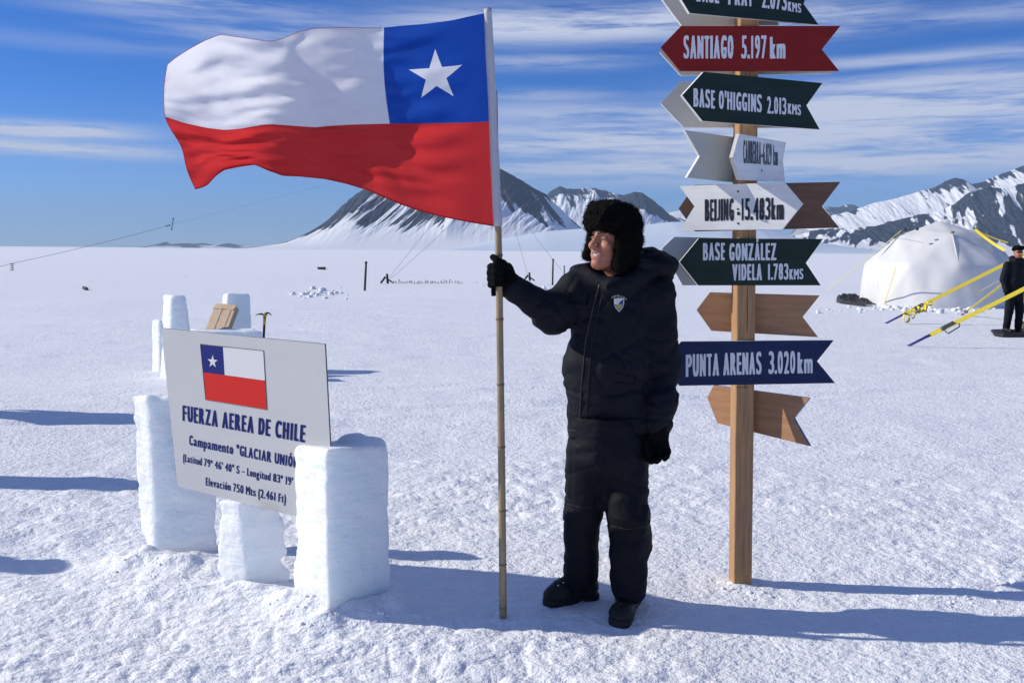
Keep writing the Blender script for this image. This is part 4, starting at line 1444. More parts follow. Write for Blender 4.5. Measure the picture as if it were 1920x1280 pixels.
def sdf_parka(P):
    sc = np.array([1, 1 / .72, 1], np.float32); o = np.array([0, YB, 0], np.float32)
    Q = (P - o) * sc
    def js(px, py, dy=0): return (J(px, py, 0) - o) * sc + np.array([0, dy / .72, 0])
    d = rc(Q, js(1150, 590), js(1142, 690), .188, .193)
    d = smin(d, rc(Q, js(1142, 690), js(1140, 830), .193, .188), .05)
    d = smin(d, rc(Q, js(1105, 548), js(1222, 552), .094, .105), .09)
    d *= .80
    # skirt cut level with the hem, slightly flared cord line above
    d = smax(d, HEMZ - .012 * np.sin(P[:, 0] * 9) - P[:, 2], .018)
    arm1 = smin(rc(P, SH1, ELB, .098, .083), rc(P, ELB, WR, .082, .056), .05)
    arm1 = arm1 + rings(P, ELB, WR, 17, .0055, 401) + rings(P, SH1, ELB, 13, .005, 402)
    arm2 = smin(rc(P, SH2, ELB2, .097, .082), rc(P, ELB2, WR2, .080, .070), .04)
    cuff = rc(P, ELB2 + (WR2 - ELB2) * .60, ELB2 + (WR2 - ELB2) * .74, .084, .082)
    arm2 = smin(arm2, cuff, .012)
    arm2 = arm2 + rings(P, ELB2, WR2, 26, .0065, 403) + rings(P, SH2, ELB2, 15, .006, 404)
    d = smin(d, arm1, .035); d = smin(d, arm2, .016)
    # collar and thrown back hood
    col = rc(P, J(1112, 522, -.075), J(1150, 540, -.125), .036, .040)
    col = smin(col, rc(P, J(1150, 540, -.125), J(1196, 520, -.07), .040, .050), .03)
    col = smin(col, rc(P, J(1104, 515, -.03), J(1130, 500, .09), .040, .05), .03)
    hood = ell(P, J(1212, 500, .07), (.120, .110, .085))
    hood = smin(hood, ell(P, J(1239, 497, .01), (.066, .085, .050), np.array(Matrix.Rotation(R(22), 3, 'Y'))), .03)
    hood = smin(hood, rc(P, J(1196, 512, -.06), J(1250, 500, -.03), .045, .036), .03)
    hood = smin(hood, rc(P, J(1252, 512, 0.0), J(1259, 545, .0), .020, .008), .02)
    hood = hood + .012 * vnoise(P[:, 0] * 16, P[:, 1] * 16, P[:, 2] * 26, seed=410) - .008 * np.clip(1 - np.abs(vnoise(P[:, 0] * 12 + P[:, 2] * 14, P[:, 1] * 10, P[:, 2] * 20, seed=411)) * 3, 0, 1)
    d = smin(smin(d, col, .022), hood, .007)
    d = d + folds(P, 420, 1.6)
    # neck hollow for the face and fur
    d = smax(d, -rc(P, J(1128, 508, -.05), J(1135, 470, -.05), .050, .075), .015)
    # front placket, waist cord, chest seam
    fp_ = rc(P * np.array([1, .45, 1], np.float32), J(1122, 530) * np.array([1, .45, 1]), J(1088, 640) * np.array([1, .45, 1]), .020, .020)
    fp_ = np.minimum(fp_, rc(P * np.array([1, .45, 1], np.float32), J(1088, 640) * np.array([1, .45, 1]), J(1078, 815) * np.array([1, .45, 1]), .020, .018))
    front = P[:, 1] < YB - .05
    d = np.where(front & (fp_ < 0) & (P[:, 2] < 1.50), d - .005, d)
    wz = J(1140, 728)[2]
    d = d + .006 * np.exp(-((P[:, 2] - wz - .01 * np.sin(P[:, 0] * 14)) / .011) ** 2) * (np.abs(P[:, 0] - J(1140, 700)[0]) < .20)
    return d


lo = np.minimum.reduce([WR - .09, J(1040, 830, 0) - [0, .26, 0], ELB - .12])
hi = np.maximum.reduce([J(1285, 450, 0) + [0, .28, 0], WR2 + .1, SH2 + .12])
V, Fq = surface_nets(sdf_parka, lo, hi, 0.0075)
parka = build('parka', V, Fq, M['jacket'], man)

# chest badge: white bordered shield with an arc of lettering above
def on_parka(px, py, up=.002):
    p = march(sdf_parka, px, py, 3.0, 5.0)
    d = ray(px, py)
    return p - d * up
def shield(k, cx=1160.5, cy=571.5):
    return [(cx + k * a, cy + k * b) for a, b in ((-9.5, -12), (0, -13), (10, -12.5), (9.5, -1), (7.5, 5), (0.5, 13.5), (-6.5, 6), (-9, 0))]
bd = MB()
for k_, mi_, up in ((1.0, 0, .004), (.80, 1, .0055)):
    P_ = [on_parka(a, b, up) for a, b in shield(k_)]
    c_ = on_parka(1160.5, 571.5, up)
    bd.add([c_] + P_, [[0, 1 + i, 1 + (i + 1) % len(P_)] for i in range(len(P_))], mi_)
for poly in (((1155, 572), (1157, 568), (1159, 573), (1161, 569), (1163, 573), (1166, 568), (1166, 575), (1161, 580), (1156, 577)), ((1154, 561.5), (1167, 561.0), (1167, 563.5), (1154, 564))):
    P_ = [on_parka(a, b, .007) for a, b in poly]; c_ = sum(P_) / len(P_)
    bd.add([c_] + P_, [[0, 1 + i, 1 + (i + 1) % len(P_)] for i in range(len(P_))], 2 if poly[0][1] > 565 else 0)
bd.build('shield_badge', [M['patch_white'], M['patch_blue'], M['patch_gold']], parka)
tb = MB()
body_ = 'FUERZA AEREA DE CHILE'
for i, ch in enumerate(body_):
    if ch == ' ': continue
    t = (i - 10) / 10.0
    x = 1160.5 + 13.5 * t; y = 558.5 + 4.5 * t * t - 2.2 + 1.2 * t
    a = on_parka(x - .5, y, .005)
    V2, F2 = text_mesh(ch, .05, .0, 0, .62)
    dx = PY(x + 1, y + .35 * t, a[1]) - PY(x, y, a[1]); dz = PY(x, y - 1, a[1]) - PY(x, y, a[1])
    tb.add(a + V2[:, :1] * dx * 3.2 + V2[:, 1:] * dz * 3.2, F2)
tb.build('badge_lettering', [M['patch_white']], parka)

# zip, storm flap edge, chest pocket flap and lower pocket welt, laid on the cloth
def seam(name, px_pts, r, m, parent, n=24, up=.0015, fn=None):
    p = np.array(px_pts, float); s = np.concatenate([[0], np.cumsum(np.linalg.norm(np.diff(p, axis=0), axis=1))])
    q = np.linspace(0, s[-1], n); mb = MB(); P_ = []
    for a, b in zip(np.interp(q, s, p[:, 0]), np.interp(q, s, p[:, 1])):
        h = march(fn or sdf_parka, a, b, 3.0, 5.0)
        if h is not None: P_.append(h - ray(a, b) * up)
    mb.tube(P_, r, 6); return mb.build(name, [m], parent, smooth=True)


seam('zip', [(1124, 534), (1112, 575), (1098, 640), (1090, 720), (1086, 806)], .0030, M['dark_metal'], parka)
seam('stitching', [(1134, 536), (1123, 577), (1110, 642), (1102, 722), (1098, 808)], .0016, M['sole'], parka)
seam('pocket_flap', [(1066, 548), (1068, 566), (1100, 572), (1104, 552)], .0035, M['glove'], parka)
seam('pocket_flap', [(1150, 700), (1192, 706), (1190, 722), (1150, 716)], .0030, M['jacket'], parka)
seam('hem_cord', [(1066, 806), (1110, 811), (1160, 811), (1198, 806)], .0030, M['sole'], parka)

# ---- trousers
HIP1 = J(1104, 838, .0); KN1 = J(1093, 960, .03); AN1 = J(1088, 1085, .08)
HIP2 = J(1172, 838, -.01); KN2 = J(1177, 970, -.05); AN2 = J(1180, 1100, -.045)


def sdf_trousers(P):
    d = rc(P, J(1138, 790), J(1138, 838), .165, .168)
    d = smin(d, smin(rc(P, HIP1, KN1, .103, .086), rc(P, KN1, AN1, .086, .080), .03), .02)
    leg2 = smin(rc(P, HIP2, KN2, .104, .092), rc(P, KN2, AN2, .092, .083), .03)
    leg2 = smin(leg2, ell(P, J(1196, 1012, .0), (.068, .075, .10)), .04)
    leg1 = rings(P, KN1, AN1, 22, .006, 501) + rings(P, HIP1, KN1, 14, .005, 502)
    d = d + np.where(P[:, 0] < J(1136, 900)[0], leg1, 0)
    leg2 = leg2 + rings(P, KN2, AN2, 20, .0065, 503) + rings(P, HIP2, KN2, 13, .005, 504)
    d = smin(d, leg2, .018)
    d = smin(d, ell(P, J(1133, 912, -.01), (.045, .085, .10)), .02)
    d = d + folds(P, 520, 1.25)
    z1 = J(1088, 1104, .08)[2]; z2 = J(1180, 1132, -.045)[2]
    zc = np.where(P[:, 0] < J(1134, 1100)[0], z1, z2)
    d = smax(d, zc - P[:, 2] + .006 * np.sin(P[:, 0] * 40), .008)
    # side seam
    d = d + .005 * np.exp(-((P[:, 0] - (J(1070, 900)[0])) / .006) ** 2) * (P[:, 2] > .4) * (P[:, 1] < YB)
    return d


V, Fq = surface_nets(sdf_trousers, J(1040, 1150) - [0, .26, 0], J(1250, 775) + [0, .26, 0], 0.0075)
trs_ = build('trousers', V, Fq, M['trousers'], man)
for pp in ([(1062, 944), (1090, 952), (1126, 948)], [(1138, 984), (1175, 992), (1216, 984)]):
    seam('seam', pp, .0022, M['sole'], trs_, fn=sdf_trousers)


# ---- boots
def make_boot(toe, heel, ankle, seed):
    toe, heel, ankle = (np.asarray(q, float) for q in (toe, heel, ankle))
    fz = 0.5 * (H(toe[0], toe[1]) + H(heel[0], heel[1])) - .006
    fw = toe - heel; fw[2] = 0; L = np.linalg.norm(fw); fw /= L; sd_ = np.array([-fw[1], fw[0], 0])
    h0 = np.array([heel[0], heel[1], fz])
    def pt(a, b, z): return h0 + fw * a + sd_ * b + np.array([0, 0, z])
    up = np.array([0, 0, 1.0]); Rm = np.stack([fw, sd_, up], 1)
    def f(P):
        d = rc(P, pt(.055, 0, .065), pt(.19, 0, .060), .046, .046)
        d = smin(d, rc(P, pt(.19, .008, .055), pt(L - .065, .004, .050), .048, .046), .03)
        d = smin(d, ell(P, pt(L - .062, .0, .045), (.062, .052, .040), Rm), .02)
        d = smin(d, rc(P, pt(.07, 0, .08), ankle, .055, .062), .03)
        d = smin(d, rc(P, pt(.10, 0, .120), pt(.19, 0, .082), .040, .030), .02)
        d = smax(d, (fz + .024) - P[:, 2], .008)
        d = d + .002 * fbm3(P * 45, seed, 2)
        return d
    def g(P):
        q = (P - pt(L / 2, 0, .016).astype(np.float32)) @ Rm.astype(np.float32)
        w = .046 - .010 * np.exp(-((q[:, 0] + .03) / .06) ** 2) + .006 * np.clip(q[:, 0] * 6, 0, 1)
        ex = np.abs(q[:, 0]) - (L / 2 - .048)
        body = np.hypot(np.maximum(ex, 0), np.abs(q[:, 1]) * .049 / w) - .049
        d = smax(body, np.abs(q[:, 2]) - .019, .006)
        d = np.where((q[:, 2] < -.008) & (np.sin(q[:, 0] * 260) > .2), d + .003, d)
        arch = rc(P, pt(L * .36, -.07, -.004), pt(L * .36, .07, -.004), .018, .018)
        return smax(d, -arch, .006)
    lo = np.minimum.reduce([toe, heel, ankle]) - .12; hi = np.maximum.reduce([toe, heel, ankle]) + .12; lo[2] = fz - .03; hi[2] = fz + .27
    V, Fq = surface_nets(f, lo, hi, .006)
    bo = build('boot', V, Fq, M['boot'], man)
    V, Fq = surface_nets(g, lo, np.array([hi[0], hi[1], fz + .06]), .006)
    build('sole', V, Fq, M['sole'], bo)
    def top_at(a, b):
        for z in np.arange(.24, .02, -.002):
            if f(np.array([pt(a, b, z)], np.float32))[0] < 0: return pt(a, b, z)
        return pt(a, b, .05)
    mb = MB(); ln = MB()
    for k_ in range(4):
        a = .135 + .027 * k_
        for s in (-1, 1):
            c = top_at(a, s * (.024 + .002 * k_)) - up * .001
            mb = MB(); mb.tube([c, c + up * .006 + fw * .003], [.0055, .0045], 8, 0); mb.build('lace_hook', [M['steel']], bo, smooth=True)
        ln = MB(); ln.tube([top_at(a, -.024), top_at(a + .006, 0) + up * .003, top_at(a + .01, .024)], .003, 6, 0); ln.build('lace', [M['sole']], bo, smooth=True)
    return bo


make_boot(G(1019, 1138), G(1122, 1124), AN1 + np.array([0, 0, .04]), 601)
make_boot(G(1158, 1181), G(1190, 1122), AN2 + np.array([0, 0, .04]), 602)


# ---- gloved hands
def hand_sdf(chains, palm, k=.010):
    def f(P):
        d = None
        for (a, b, ra, rb) in palm:
            e = rc(P, a, b, ra, rb); d = e if d is None else smin(d, e, .022)
        for ch, r in chains:
            c = None
            for i in range(len(ch) - 1):
                e = rc(P, ch[i], ch[i + 1], r * (1 - .06 * i), r * (1 - .06 * (i + 1)))
                c = e if c is None else smin(c, e, .004)
            d = smin(d, c, k * .6)
        return d + .0012 * fbm3(P * 120, 701, 2)
    return f


# his right hand closed round the pole, thumb upwards
gz = PY(939, 517, PYL)[2]
gx_ = float(np.interp(gz, zs, xs_))
PC = np.array([gx_, PYL, gz])
chains = []
for k_, (dz, rf, rr_) in enumerate(((.038, .0178, .038), (.013, .0182, .040), (-.013, .0178, .039), (-.038, .0165, .037))):
    c = PC + [0, 0, dz]
    ch = []
    for a in (35, 80, 125, 165, 205, 245, 290):         # from the palm behind the pole, round its left side to the front
        an = R(a)
        ch.append(c + np.array([math.cos(an) * rr_, math.sin(an) * rr_, -.004 * math.sin(an)]))
    chains.append((ch, rf))
thumb = [PC + [.035, .012, .030], PC + [.018, -.020, .052], PC + [-.008, -.030, .064], PC + [-.026, -.014, .078]]
chains.append((thumb, .0168))
palm = [(PC + [.034, .026, .030], PC + [.034, .026, -.036], .026, .025), (PC + [.038, .020, -.006], WR + [-.005, 0, 0], .034, .040), (WR + [-.02, 0, .0], WR + (ELB - WR) * .12, .044, .048)]
f_ = hand_sdf(chains, palm, .016)
V, Fq = surface_nets(f_, PC - [.09, .10, .12], PC + [.15, .13, .13], .0042)
build('glove', V, Fq, M['glove'], man)
# loose strap hanging under the fist
mb = MB(); c = PY(926, 540, PYL)
mb.strap([c + [0, 0, .012], c + [-.002, 0, -.012], c + [.0, .004, -.034]], .020, np.array([1, 0, 0]), .0012)
mb.build('strap', [M['glove']], man)

# his left hand hanging, fingers half curled
Wd = WR2 + np.array([.0, -.012, -.030])
fwd = np.array([-.25, -.97, 0]); fwd /= np.linalg.norm(fwd)
lat = np.array([.97, -.25, 0])
chains = []
root = Wd + [.0, -.006, -.050]
for k_, (o_, r_f, Lf) in enumerate(((-.030, .0160, .072), (-.010, .0168, .080), (.011, .0164, .078), (.030, .0152, .066))):
    b0 = root + lat * o_ * 1.12 + [0, 0, -.014 + .003 * abs(k_ - 1.3)]
    b1 = b0 + [0, 0, -.46 * Lf] + fwd * .010 + lat * (.012 if k_ == 3 else 0)
    b2 = b1 + [0, 0, -.26 * Lf] + fwd * .020 - lat * .004
    b3 = b2 + [0, 0, -.10 * Lf] + fwd * .020 - lat * .006
    chains.append(([b0, b1, b2, b3], r_f))
t0 = root + lat * -.036 + fwd * .012 + [0, 0, .028]
chains.append(([t0, t0 + fwd * .026 - lat * .010 + [0, 0, -.028], t0 + fwd * .040 - lat * .004 + [0, 0, -.056], t0 + fwd * .046 + lat * .006 + [0, 0, -.074]], .0150))
palm = [(Wd + lat * -.018, root + lat * -.024, .030, .022), (Wd + lat * .016, root + lat * .026, .030, .022), (Wd + [0, 0, .05], Wd + [0, 0, .0], .050, .044)]
f_ = hand_sdf(chains, palm)
V, Fq = surface_nets(f_, root - [.11, .12, .14], root + [.12, .12, .16], .0042)
build('glove', V, Fq, M['glove'], man)


# ================================================================== SECOND PERSON (and the people standing left of the frame whose shadows fall in)
def make_person2(origin, face=0.0):
    """simple dark suited figure standing with arms down; local metres, feet at 0"""
    root = empty('person', origin)
    o = np.asarray(origin, float)
    c_, s_ = math.cos(face), math.sin(face)
    Rm = np.array([[c_, -s_, 0], [s_, c_, 0], [0, 0, 1.0]])
    def L(f): return lambda P: f(((P - o.astype(np.float32)) @ Rm.astype(np.float32)).astype(np.float32))
    def head(P):
        d = ell(P, (0, .01, 1.665), (.078, .096, .092))
        d = smin(d, ell(P, (0, -.03, 1.60), (.058, .062, .075)), .03)
        d = smin(d, rc(P, (0, -.094, 1.645), (0, -.113, 1.605), .010, .013), .01)
        d = smin(d, rc(P, (-.04, -.07, 1.60), (.04, -.07, 1.60), .02, .02), .015)
        d = smin(d, rc(P, (0, .0, 1.56), (0, .02, 1.46), .055, .06), .03)
        d = smin(d, rc(P, (-.13, .02, 1.40), (.13, .02, 1.40), .06, .06), .05)
        return d
    def coat(P):
        Q = P * np.array([1, 1.35, 1], np.float32)
        d = rc(Q, (0, .02, 1.33), (0, .02, 1.0), .185, .190)
        d = smin(d, rc(Q, (0, .02, 1.0), (0, .02, .80), .19, .185), .05)
        d = smin(d, rc(Q, (-.12, .02, 1.40), (.12, .02, 1.40), .085, .085), .08) * .8
        d = smax(d, .79 - P[:, 2], .015)
        for s in (-1, 1):
            a = smin(rc(P, (s * .20, .02, 1.385), (s * .262, .03, 1.10), .082, .070), rc(P, (s * .262, .03, 1.10), (s * .245, -.06, .86), .068, .058), .03)
            d = smin(d, a, .018)
        d = smin(d, rc(P, (-.06, -.05, 1.50), (.06, -.05, 1.50), .055, .055), .03)
        d = smin(d, rc(P, (-.07, .06, 1.52), (.07, .06, 1.52), .070, .070), .03)
        d = smax(d, -rc(P, (0, -.06, 1.60), (0, -.10, 1.66), .075, .09), .01)
        return d + folds(P, 801, 1.2)
    def pants(P):
        d = rc(P, (0, .02, .86), (0, .02, .80), .150, .150)
        for s in (-1, 1):
            d = smin(d, smin(rc(P, (s * .085, .02, .80), (s * .115, .0, .46), .100, .082), rc(P, (s * .115, 0, .46), (s * .130, .03, .12), .082, .074), .03), .014)
        d = smax(d, .075 - P[:, 2], .01)
        return d + folds(P, 811, 1.2)
    def cap(P):
        d = ell(P, (0, .012, 1.735), (.100, .118, .068))
        d = smin(d, rc(P, (-.055, -.075, 1.745), (.055, -.075, 1.745), .038, .038), .03)
        d = smin(d, rc(P, (-.09, .02, 1.71), (.09, .02, 1.71), .034, .034), .03)
        d = smax(d, 1.682 - P[:, 2] - .02 * (P[:, 1] < -.05), .008)
        return d + .004 * fbm3(P * 40, 820, 2)
    def gogg(P):
        d = ell(P, (0, -.062, 1.655), (.070, .040, .023))
        return smax(d, -ell(P, (0, .0, 1.655), (.074, .082, .09)), .004)
    def glove_f(s):
        def f(P):
            d = rc(P, (s * .245, -.065, .85), (s * .24, -.085, .77), .046, .042)
            for k_ in range(4):
                y = -.115 + .022 * k_
                d = smin(d, smin(rc(P, (s * .240, y, .775), (s * .232, y - .005, .715), .0125, .012), rc(P, (s * .232, y - .005, .715), (s * .215, y - .006, .69), .012, .011), .004), .006)
            d = smin(d, rc(P, (s * .225, -.12, .80), (s * .205, -.13, .735), .015, .013), .01)
            return d
        return f
    def boot_f(s):
        def f(P):
            d = smin(rc(P, (s * .130, .07, .05), (s * .150, -.16, .045), .048, .046), rc(P, (s * .13, .04, .05), (s * .13, .03, .16), .055, .07), .03)
            return smax(d, .0 - P[:, 2], .005)
        return f
    def mk(name, f, lo, hi, h, m):
        lo = np.array(lo); hi = np.array(hi)
        cor = np.array([[x, y, z] for x in (lo[0], hi[0]) for y in (lo[1], hi[1]) for z in (lo[2], hi[2])]) @ Rm.T + o
        V, Fq = surface_nets(L(f), cor.min(0), cor.max(0), h)
        return build(name, V, Fq, m, root)
    mk('body', head, (-.25, -.2, 1.30), (.25, .2, 1.80), .009, M['skin'])
    mk('parka', coat, (-.40, -.30, .74), (.40, .30, 1.62), .013, M['jacket'])
    mk('trousers', pants, (-.28, -.22, .04), (.28, .22, 1.02), .013, M['trousers'])
    ct = mk('cap', cap, (-.18, -.2, 1.62), (.18, .2, 1.86), .010, M['fur'])
    mk('goggles', gogg, (-.12, -.14, 1.60), (.12, .1, 1.70), .006, M['dark'])
    for s in (-1, 1):
        mk('glove', glove_f(s), (s * .24 - .1, -.2, .64), (s * .24 + .1, .06, .92), .008, M['glove'])
        mk('boot', boot_f(s), (s * .13 - .1, -.25, -.02), (s * .13 + .12, .17, .24), .010, M['boot'])
    mb = MB()
    bc = np.array([0, -.113, 1.748])
    mb.add([(Rm @ (bc + q)) + o for q in ([-.012, 0, .010], [.012, 0, .010], [.010, -.002, -.006], [0, -.003, -.014], [-.010, -.002, -.006])], [[0, 4, 3, 2, 1]])
    mb.build('cap_badge', [M['patch_white']], ct)
    mb = MB()
    bc = np.array([.085, -.150, 1.315])
    mb.add([(Rm @ (bc + np.array(q))) + o for q in ([-.022, 0, .03], [.022, 0.006, .03], [.020, 0.004, -.008], [0, -.002, -.03], [-.020, -.004, -.008])], [[0, 4, 3, 2, 1]])
    mb.build('shield_badge', [M['patch_white']], root)
    return root


g2 = GH(1899, 627)
sled_z = 0.05
p2 = make_person2((g2[0], g2[1], g2[2] + sled_z), face=R(6))
tag(p2, 'distant person in dark suit, cap and sunglasses standing before the white tent', 'person')


def copy_tree(o, parent=None):
    c = o.copy(); COL.objects.link(c); c.parent = parent
    for ch in list(o.children):
        copy_tree(ch, c)
    return c


# onlookers just left of the frame: only their shadows reach into it
for (x, y, rz, s, lab) in ((-6.3, 8.78, 90, 1.0, 'onlooker in dark suit standing far left, beyond the ice blocks'), (-5.4, 6.43, 0, 1.0, 'onlooker in dark suit standing left of the camp sign'),
                           (-5.5, 4.90, 0, .98, 'onlooker in dark suit standing nearest the camera at left')):
    c = copy_tree(p2)
    c.location = (x, y, H(x, y)); c.rotation_euler = (0, 0, R(rz)); c.scale = (s, s, s)
    tag(c, lab, 'person', 'onlookers left of the frame')

# black board the second person stands on, and a tarp beside it
def slab_thing(name, outline_px, thick, m, label, cat, zoff=0.0, wob=.02, seed=0):
    P = [GH(a, b) for a, b in outline_px]
    c = sum(P) / len(P)
    def f(Q):
        d = np.full(len(Q), -1e3, np.float32)
        n = len(P)
        for i in range(n):
            a, b = P[i], P[(i + 1) % n]
            e = b - a; nr = np.array([e[1], -e[0], 0]); nr /= np.linalg.norm(nr)
            if np.dot(nr, c - a) > 0: nr = -nr
            d = smax(d, ((Q - a.astype(np.float32)) @ nr.astype(np.float32)).astype(np.float32), .02)
        top_ = c[2] + zoff + thick + wob * vnoise(Q[:, 0] * 3, Q[:, 1] * 3, seed=seed) + .5 * wob * vnoise(Q[:, 0] * 9, Q[:, 1] * 9, seed=seed + 1)
        d = smax(d, Q[:, 2] - top_, .012); d = smax(d, c[2] - .02 + zoff - Q[:, 2], .01)
        return d
    A_ = np.array(P); lo = A_.min(0) - .08; hi = A_.max(0) + .08
    lo[2] = c[2] - .05; hi[2] = c[2] + zoff + thick + 2 * wob + .05
    V, Fq = surface_nets(f, lo, hi, .02)
    o = build(name, V, Fq, m, origin=c)
    tag(o, label, cat)
    return o


slab_thing('plastic_sled', [(1857, 622), (1864, 629), (1880, 632), (1960, 632), (1975, 624), (1960, 620), (1880, 619)], .05, M['dark'], 'black plastic sled lying flat under the distant person', 'sled', 0, .012, 830)
slab_thing('tarp', [(1568, 566), (1576, 569), (1622, 575), (1626, 569), (1618, 562), (1580, 560)], .14, M['dark'], 'crumpled black tarp on the snow at the left foot of the tent', 'tarp', 0, .10, 840)
slab_thing('tarp', [(1908, 619), (1918, 621), (1990, 621), (1985, 612), (1925, 612)], .12, M['olive'], 'olive bundle behind the distant person at the right edge', 'bundle', 0, .06, 850)


# ================================================================== TENT
def make_tent(c, rot, label):
    root = empty('dome_tent', c)
    tag(root, label, 'tent')
    c = np.asarray(c, float)
    # rings of a geodesic dome: base, waist, shoulder, crown
    def ring(r, z, n, ph): return [np.array([r * math.cos(R(rot + ph) + 2 * math.pi * i / n), r * math.sin(R(rot + ph) + 2 * math.pi * i / n), z]) for i in range(n)]
    base = ring(2.42, -.08, 10, 0); waist = ring(2.26, 1.28, 10, 18); shoulder = ring(1.36, 2.24, 5, 18); crown = np.array([0, 0, 2.70])
    trs = []
    for i in range(10):
        j = (i + 1) % 10
        trs.append((base[i], base[j], waist[i])); trs.append((waist[i], base[j], waist[j]))
    for i in range(5):
        a, b, d = waist[2 * i], waist[(2 * i + 1) % 10], waist[(2 * i + 2) % 10]
        s0, s1 = shoulder[i], shoulder[(i + 1) % 5]
        trs += [(a, b, s0), (b, s1, s0), (b, d, s1), (s0, s1, crown)]
    V = []; Fc = []
    n = 16
    for ti, (a, b, d) in enumerate(trs):
        nn = np.cross(b - a, d - a); nn /= np.linalg.norm(nn)
        if np.dot(nn, a + b + d - np.array([0, 0, 2.0])) < 0: nn = -nn
        idx = {}
        for i in range(n + 1):
            for j in range(n + 1 - i):
                u, v = i / n, j / n; w = 1 - u - v
                p = a * w + b * u + d * v
                edge = min(u, v, w)
                wr = .030 * vnoise(p[0] * 2.2 + p[2], p[1] * 2.2, p[2] * 1.4, seed=900) + .012 * vnoise(p[0] * 7, p[1] * 7, p[2] * 3.0, seed=901)
                sag = .015 * min(edge * 3, 1) ** .8
                p = p + nn * (sag + wr * min(edge * 8, 1))
                idx[i, j] = len(V); V.append(c + p)
        for i in range(n):
            for j in range(n - i):
                f = [idx[i, j], idx[i + 1, j], idx[i, j + 1]]
                Fc.append(f)
                if i + j < n - 1: Fc.append([idx[i + 1, j], idx[i + 1, j + 1], idx[i, j + 1]])
    V = np.array(V)
    # weld the panels and let the cloth soften over the frame
    key = {}; mp = np.empty(len(V), int)
    for i, p in enumerate(np.round(V, 3)):
        mp[i] = key.setdefault(tuple(p), len(key))
    V2 = np.zeros((len(key), 3)); V2[mp] = V; V = V2
    Fc = [[int(mp[i]) for i in f] for f in Fc]
    Fa = np.array(Fc)
    fixed = V[:, 2] < c[2] - .05
    for _ in range(2):
        acc = np.zeros_like(V); cn_ = np.zeros(len(V))
        for k_ in range(3):
            for j in (1, 2):
                np.add.at(acc, Fa[:, k_], V[Fa[:, (k_ + j) % 3]]); np.add.at(cn_, Fa[:, k_], 1)
        V = np.where(fixed[:, None], V, .5 * V + .5 * acc / cn_[:, None])
    Fc = [f if np.dot(np.cross(V[f[1]] - V[f[0]], V[f[2]] - V[f[0]]), V[f[0]] - c - np.array([0, 0, .9])) > 0 else f[::-1] for f in Fc]
    cn = build('canopy', V, Fc, M['tent'], root, smooth=True)
    for i in range(5):
        mb = MB()
        a, b, e = shoulder[i] * 1.0, waist[2 * i], base[(2 * i + 1) % 10]
        mb.tube([c + a, c + a * .5 + b * .5 + np.array([0, 0, .01]), c + b * .985, c + (b + e) * .494, c + e * .985], .022, 6)
        mb.build('seam_tape', [M['seam']], cn, smooth=True)
    # hubs with anchor rings at the shoulder
    for i in range(5):
        mb = MB(); p = c + shoulder[i] * 1.012
        mb.tube([p, p + np.array([0, 0, .06])], [.055, .045], 10)
        mb.build('hub', [M['olive']], root, smooth=True)
    return root, c, base, waist, shoulder


TB = G(1812, 577)
tent, TC, tb_, tw_, tsh = make_tent((TB[0], TB[1] + 2.0, H(TB[0], TB[1] + 2.0)), -118, 'white faceted dome tent with yellow guy straps on the snow')
for vx, vy in ((1697, 430), (1720, 429.5)):
    mb = MB(); p = PY(vx, vy, TC[1] - 1.15); dn = CAMP - p; dn /= np.linalg.norm(dn)
    mb.tube([p, p + dn * .05], .045, 10)
    mb.build('vent', [M['dark']], tent, smooth=True)
ntri = 0
def guy(root_name_pts, width, parent=None, label=None):
    mb = MB()
    a, b = root_name_pts
    mid_ = [a + (b - a) * t + np.array([0, 0, -.035 * math.sin(math.pi * t)]) for t in np.linspace(0, 1, 14)]
    mb.strap(mid_, width, np.array([0, .8, .6]), .004)
    return mb.build('guy_strap', [M['strap']], parent)


near_sh = sorted(tsh, key=lambda s: s[0])
# thin yellow lines of the tent itself
mb_l = [(PY(1690, 432, TC[1] - 1.0), GH(1548, 545), .012), (PY(1680, 500, TC[1] - 2.05), GH(1657, 572), .035)]
for a, b, w_ in mb_l: guy((a, b), w_, tent)
sr = PY(1828, 430, TC[1] - .6)
guy((sr, PY(1884, 470, TC[1] - 1.9)), .085, tent)
guy((sr, PY(1890, 455, TC[1] - 1.2)), .05, tent)


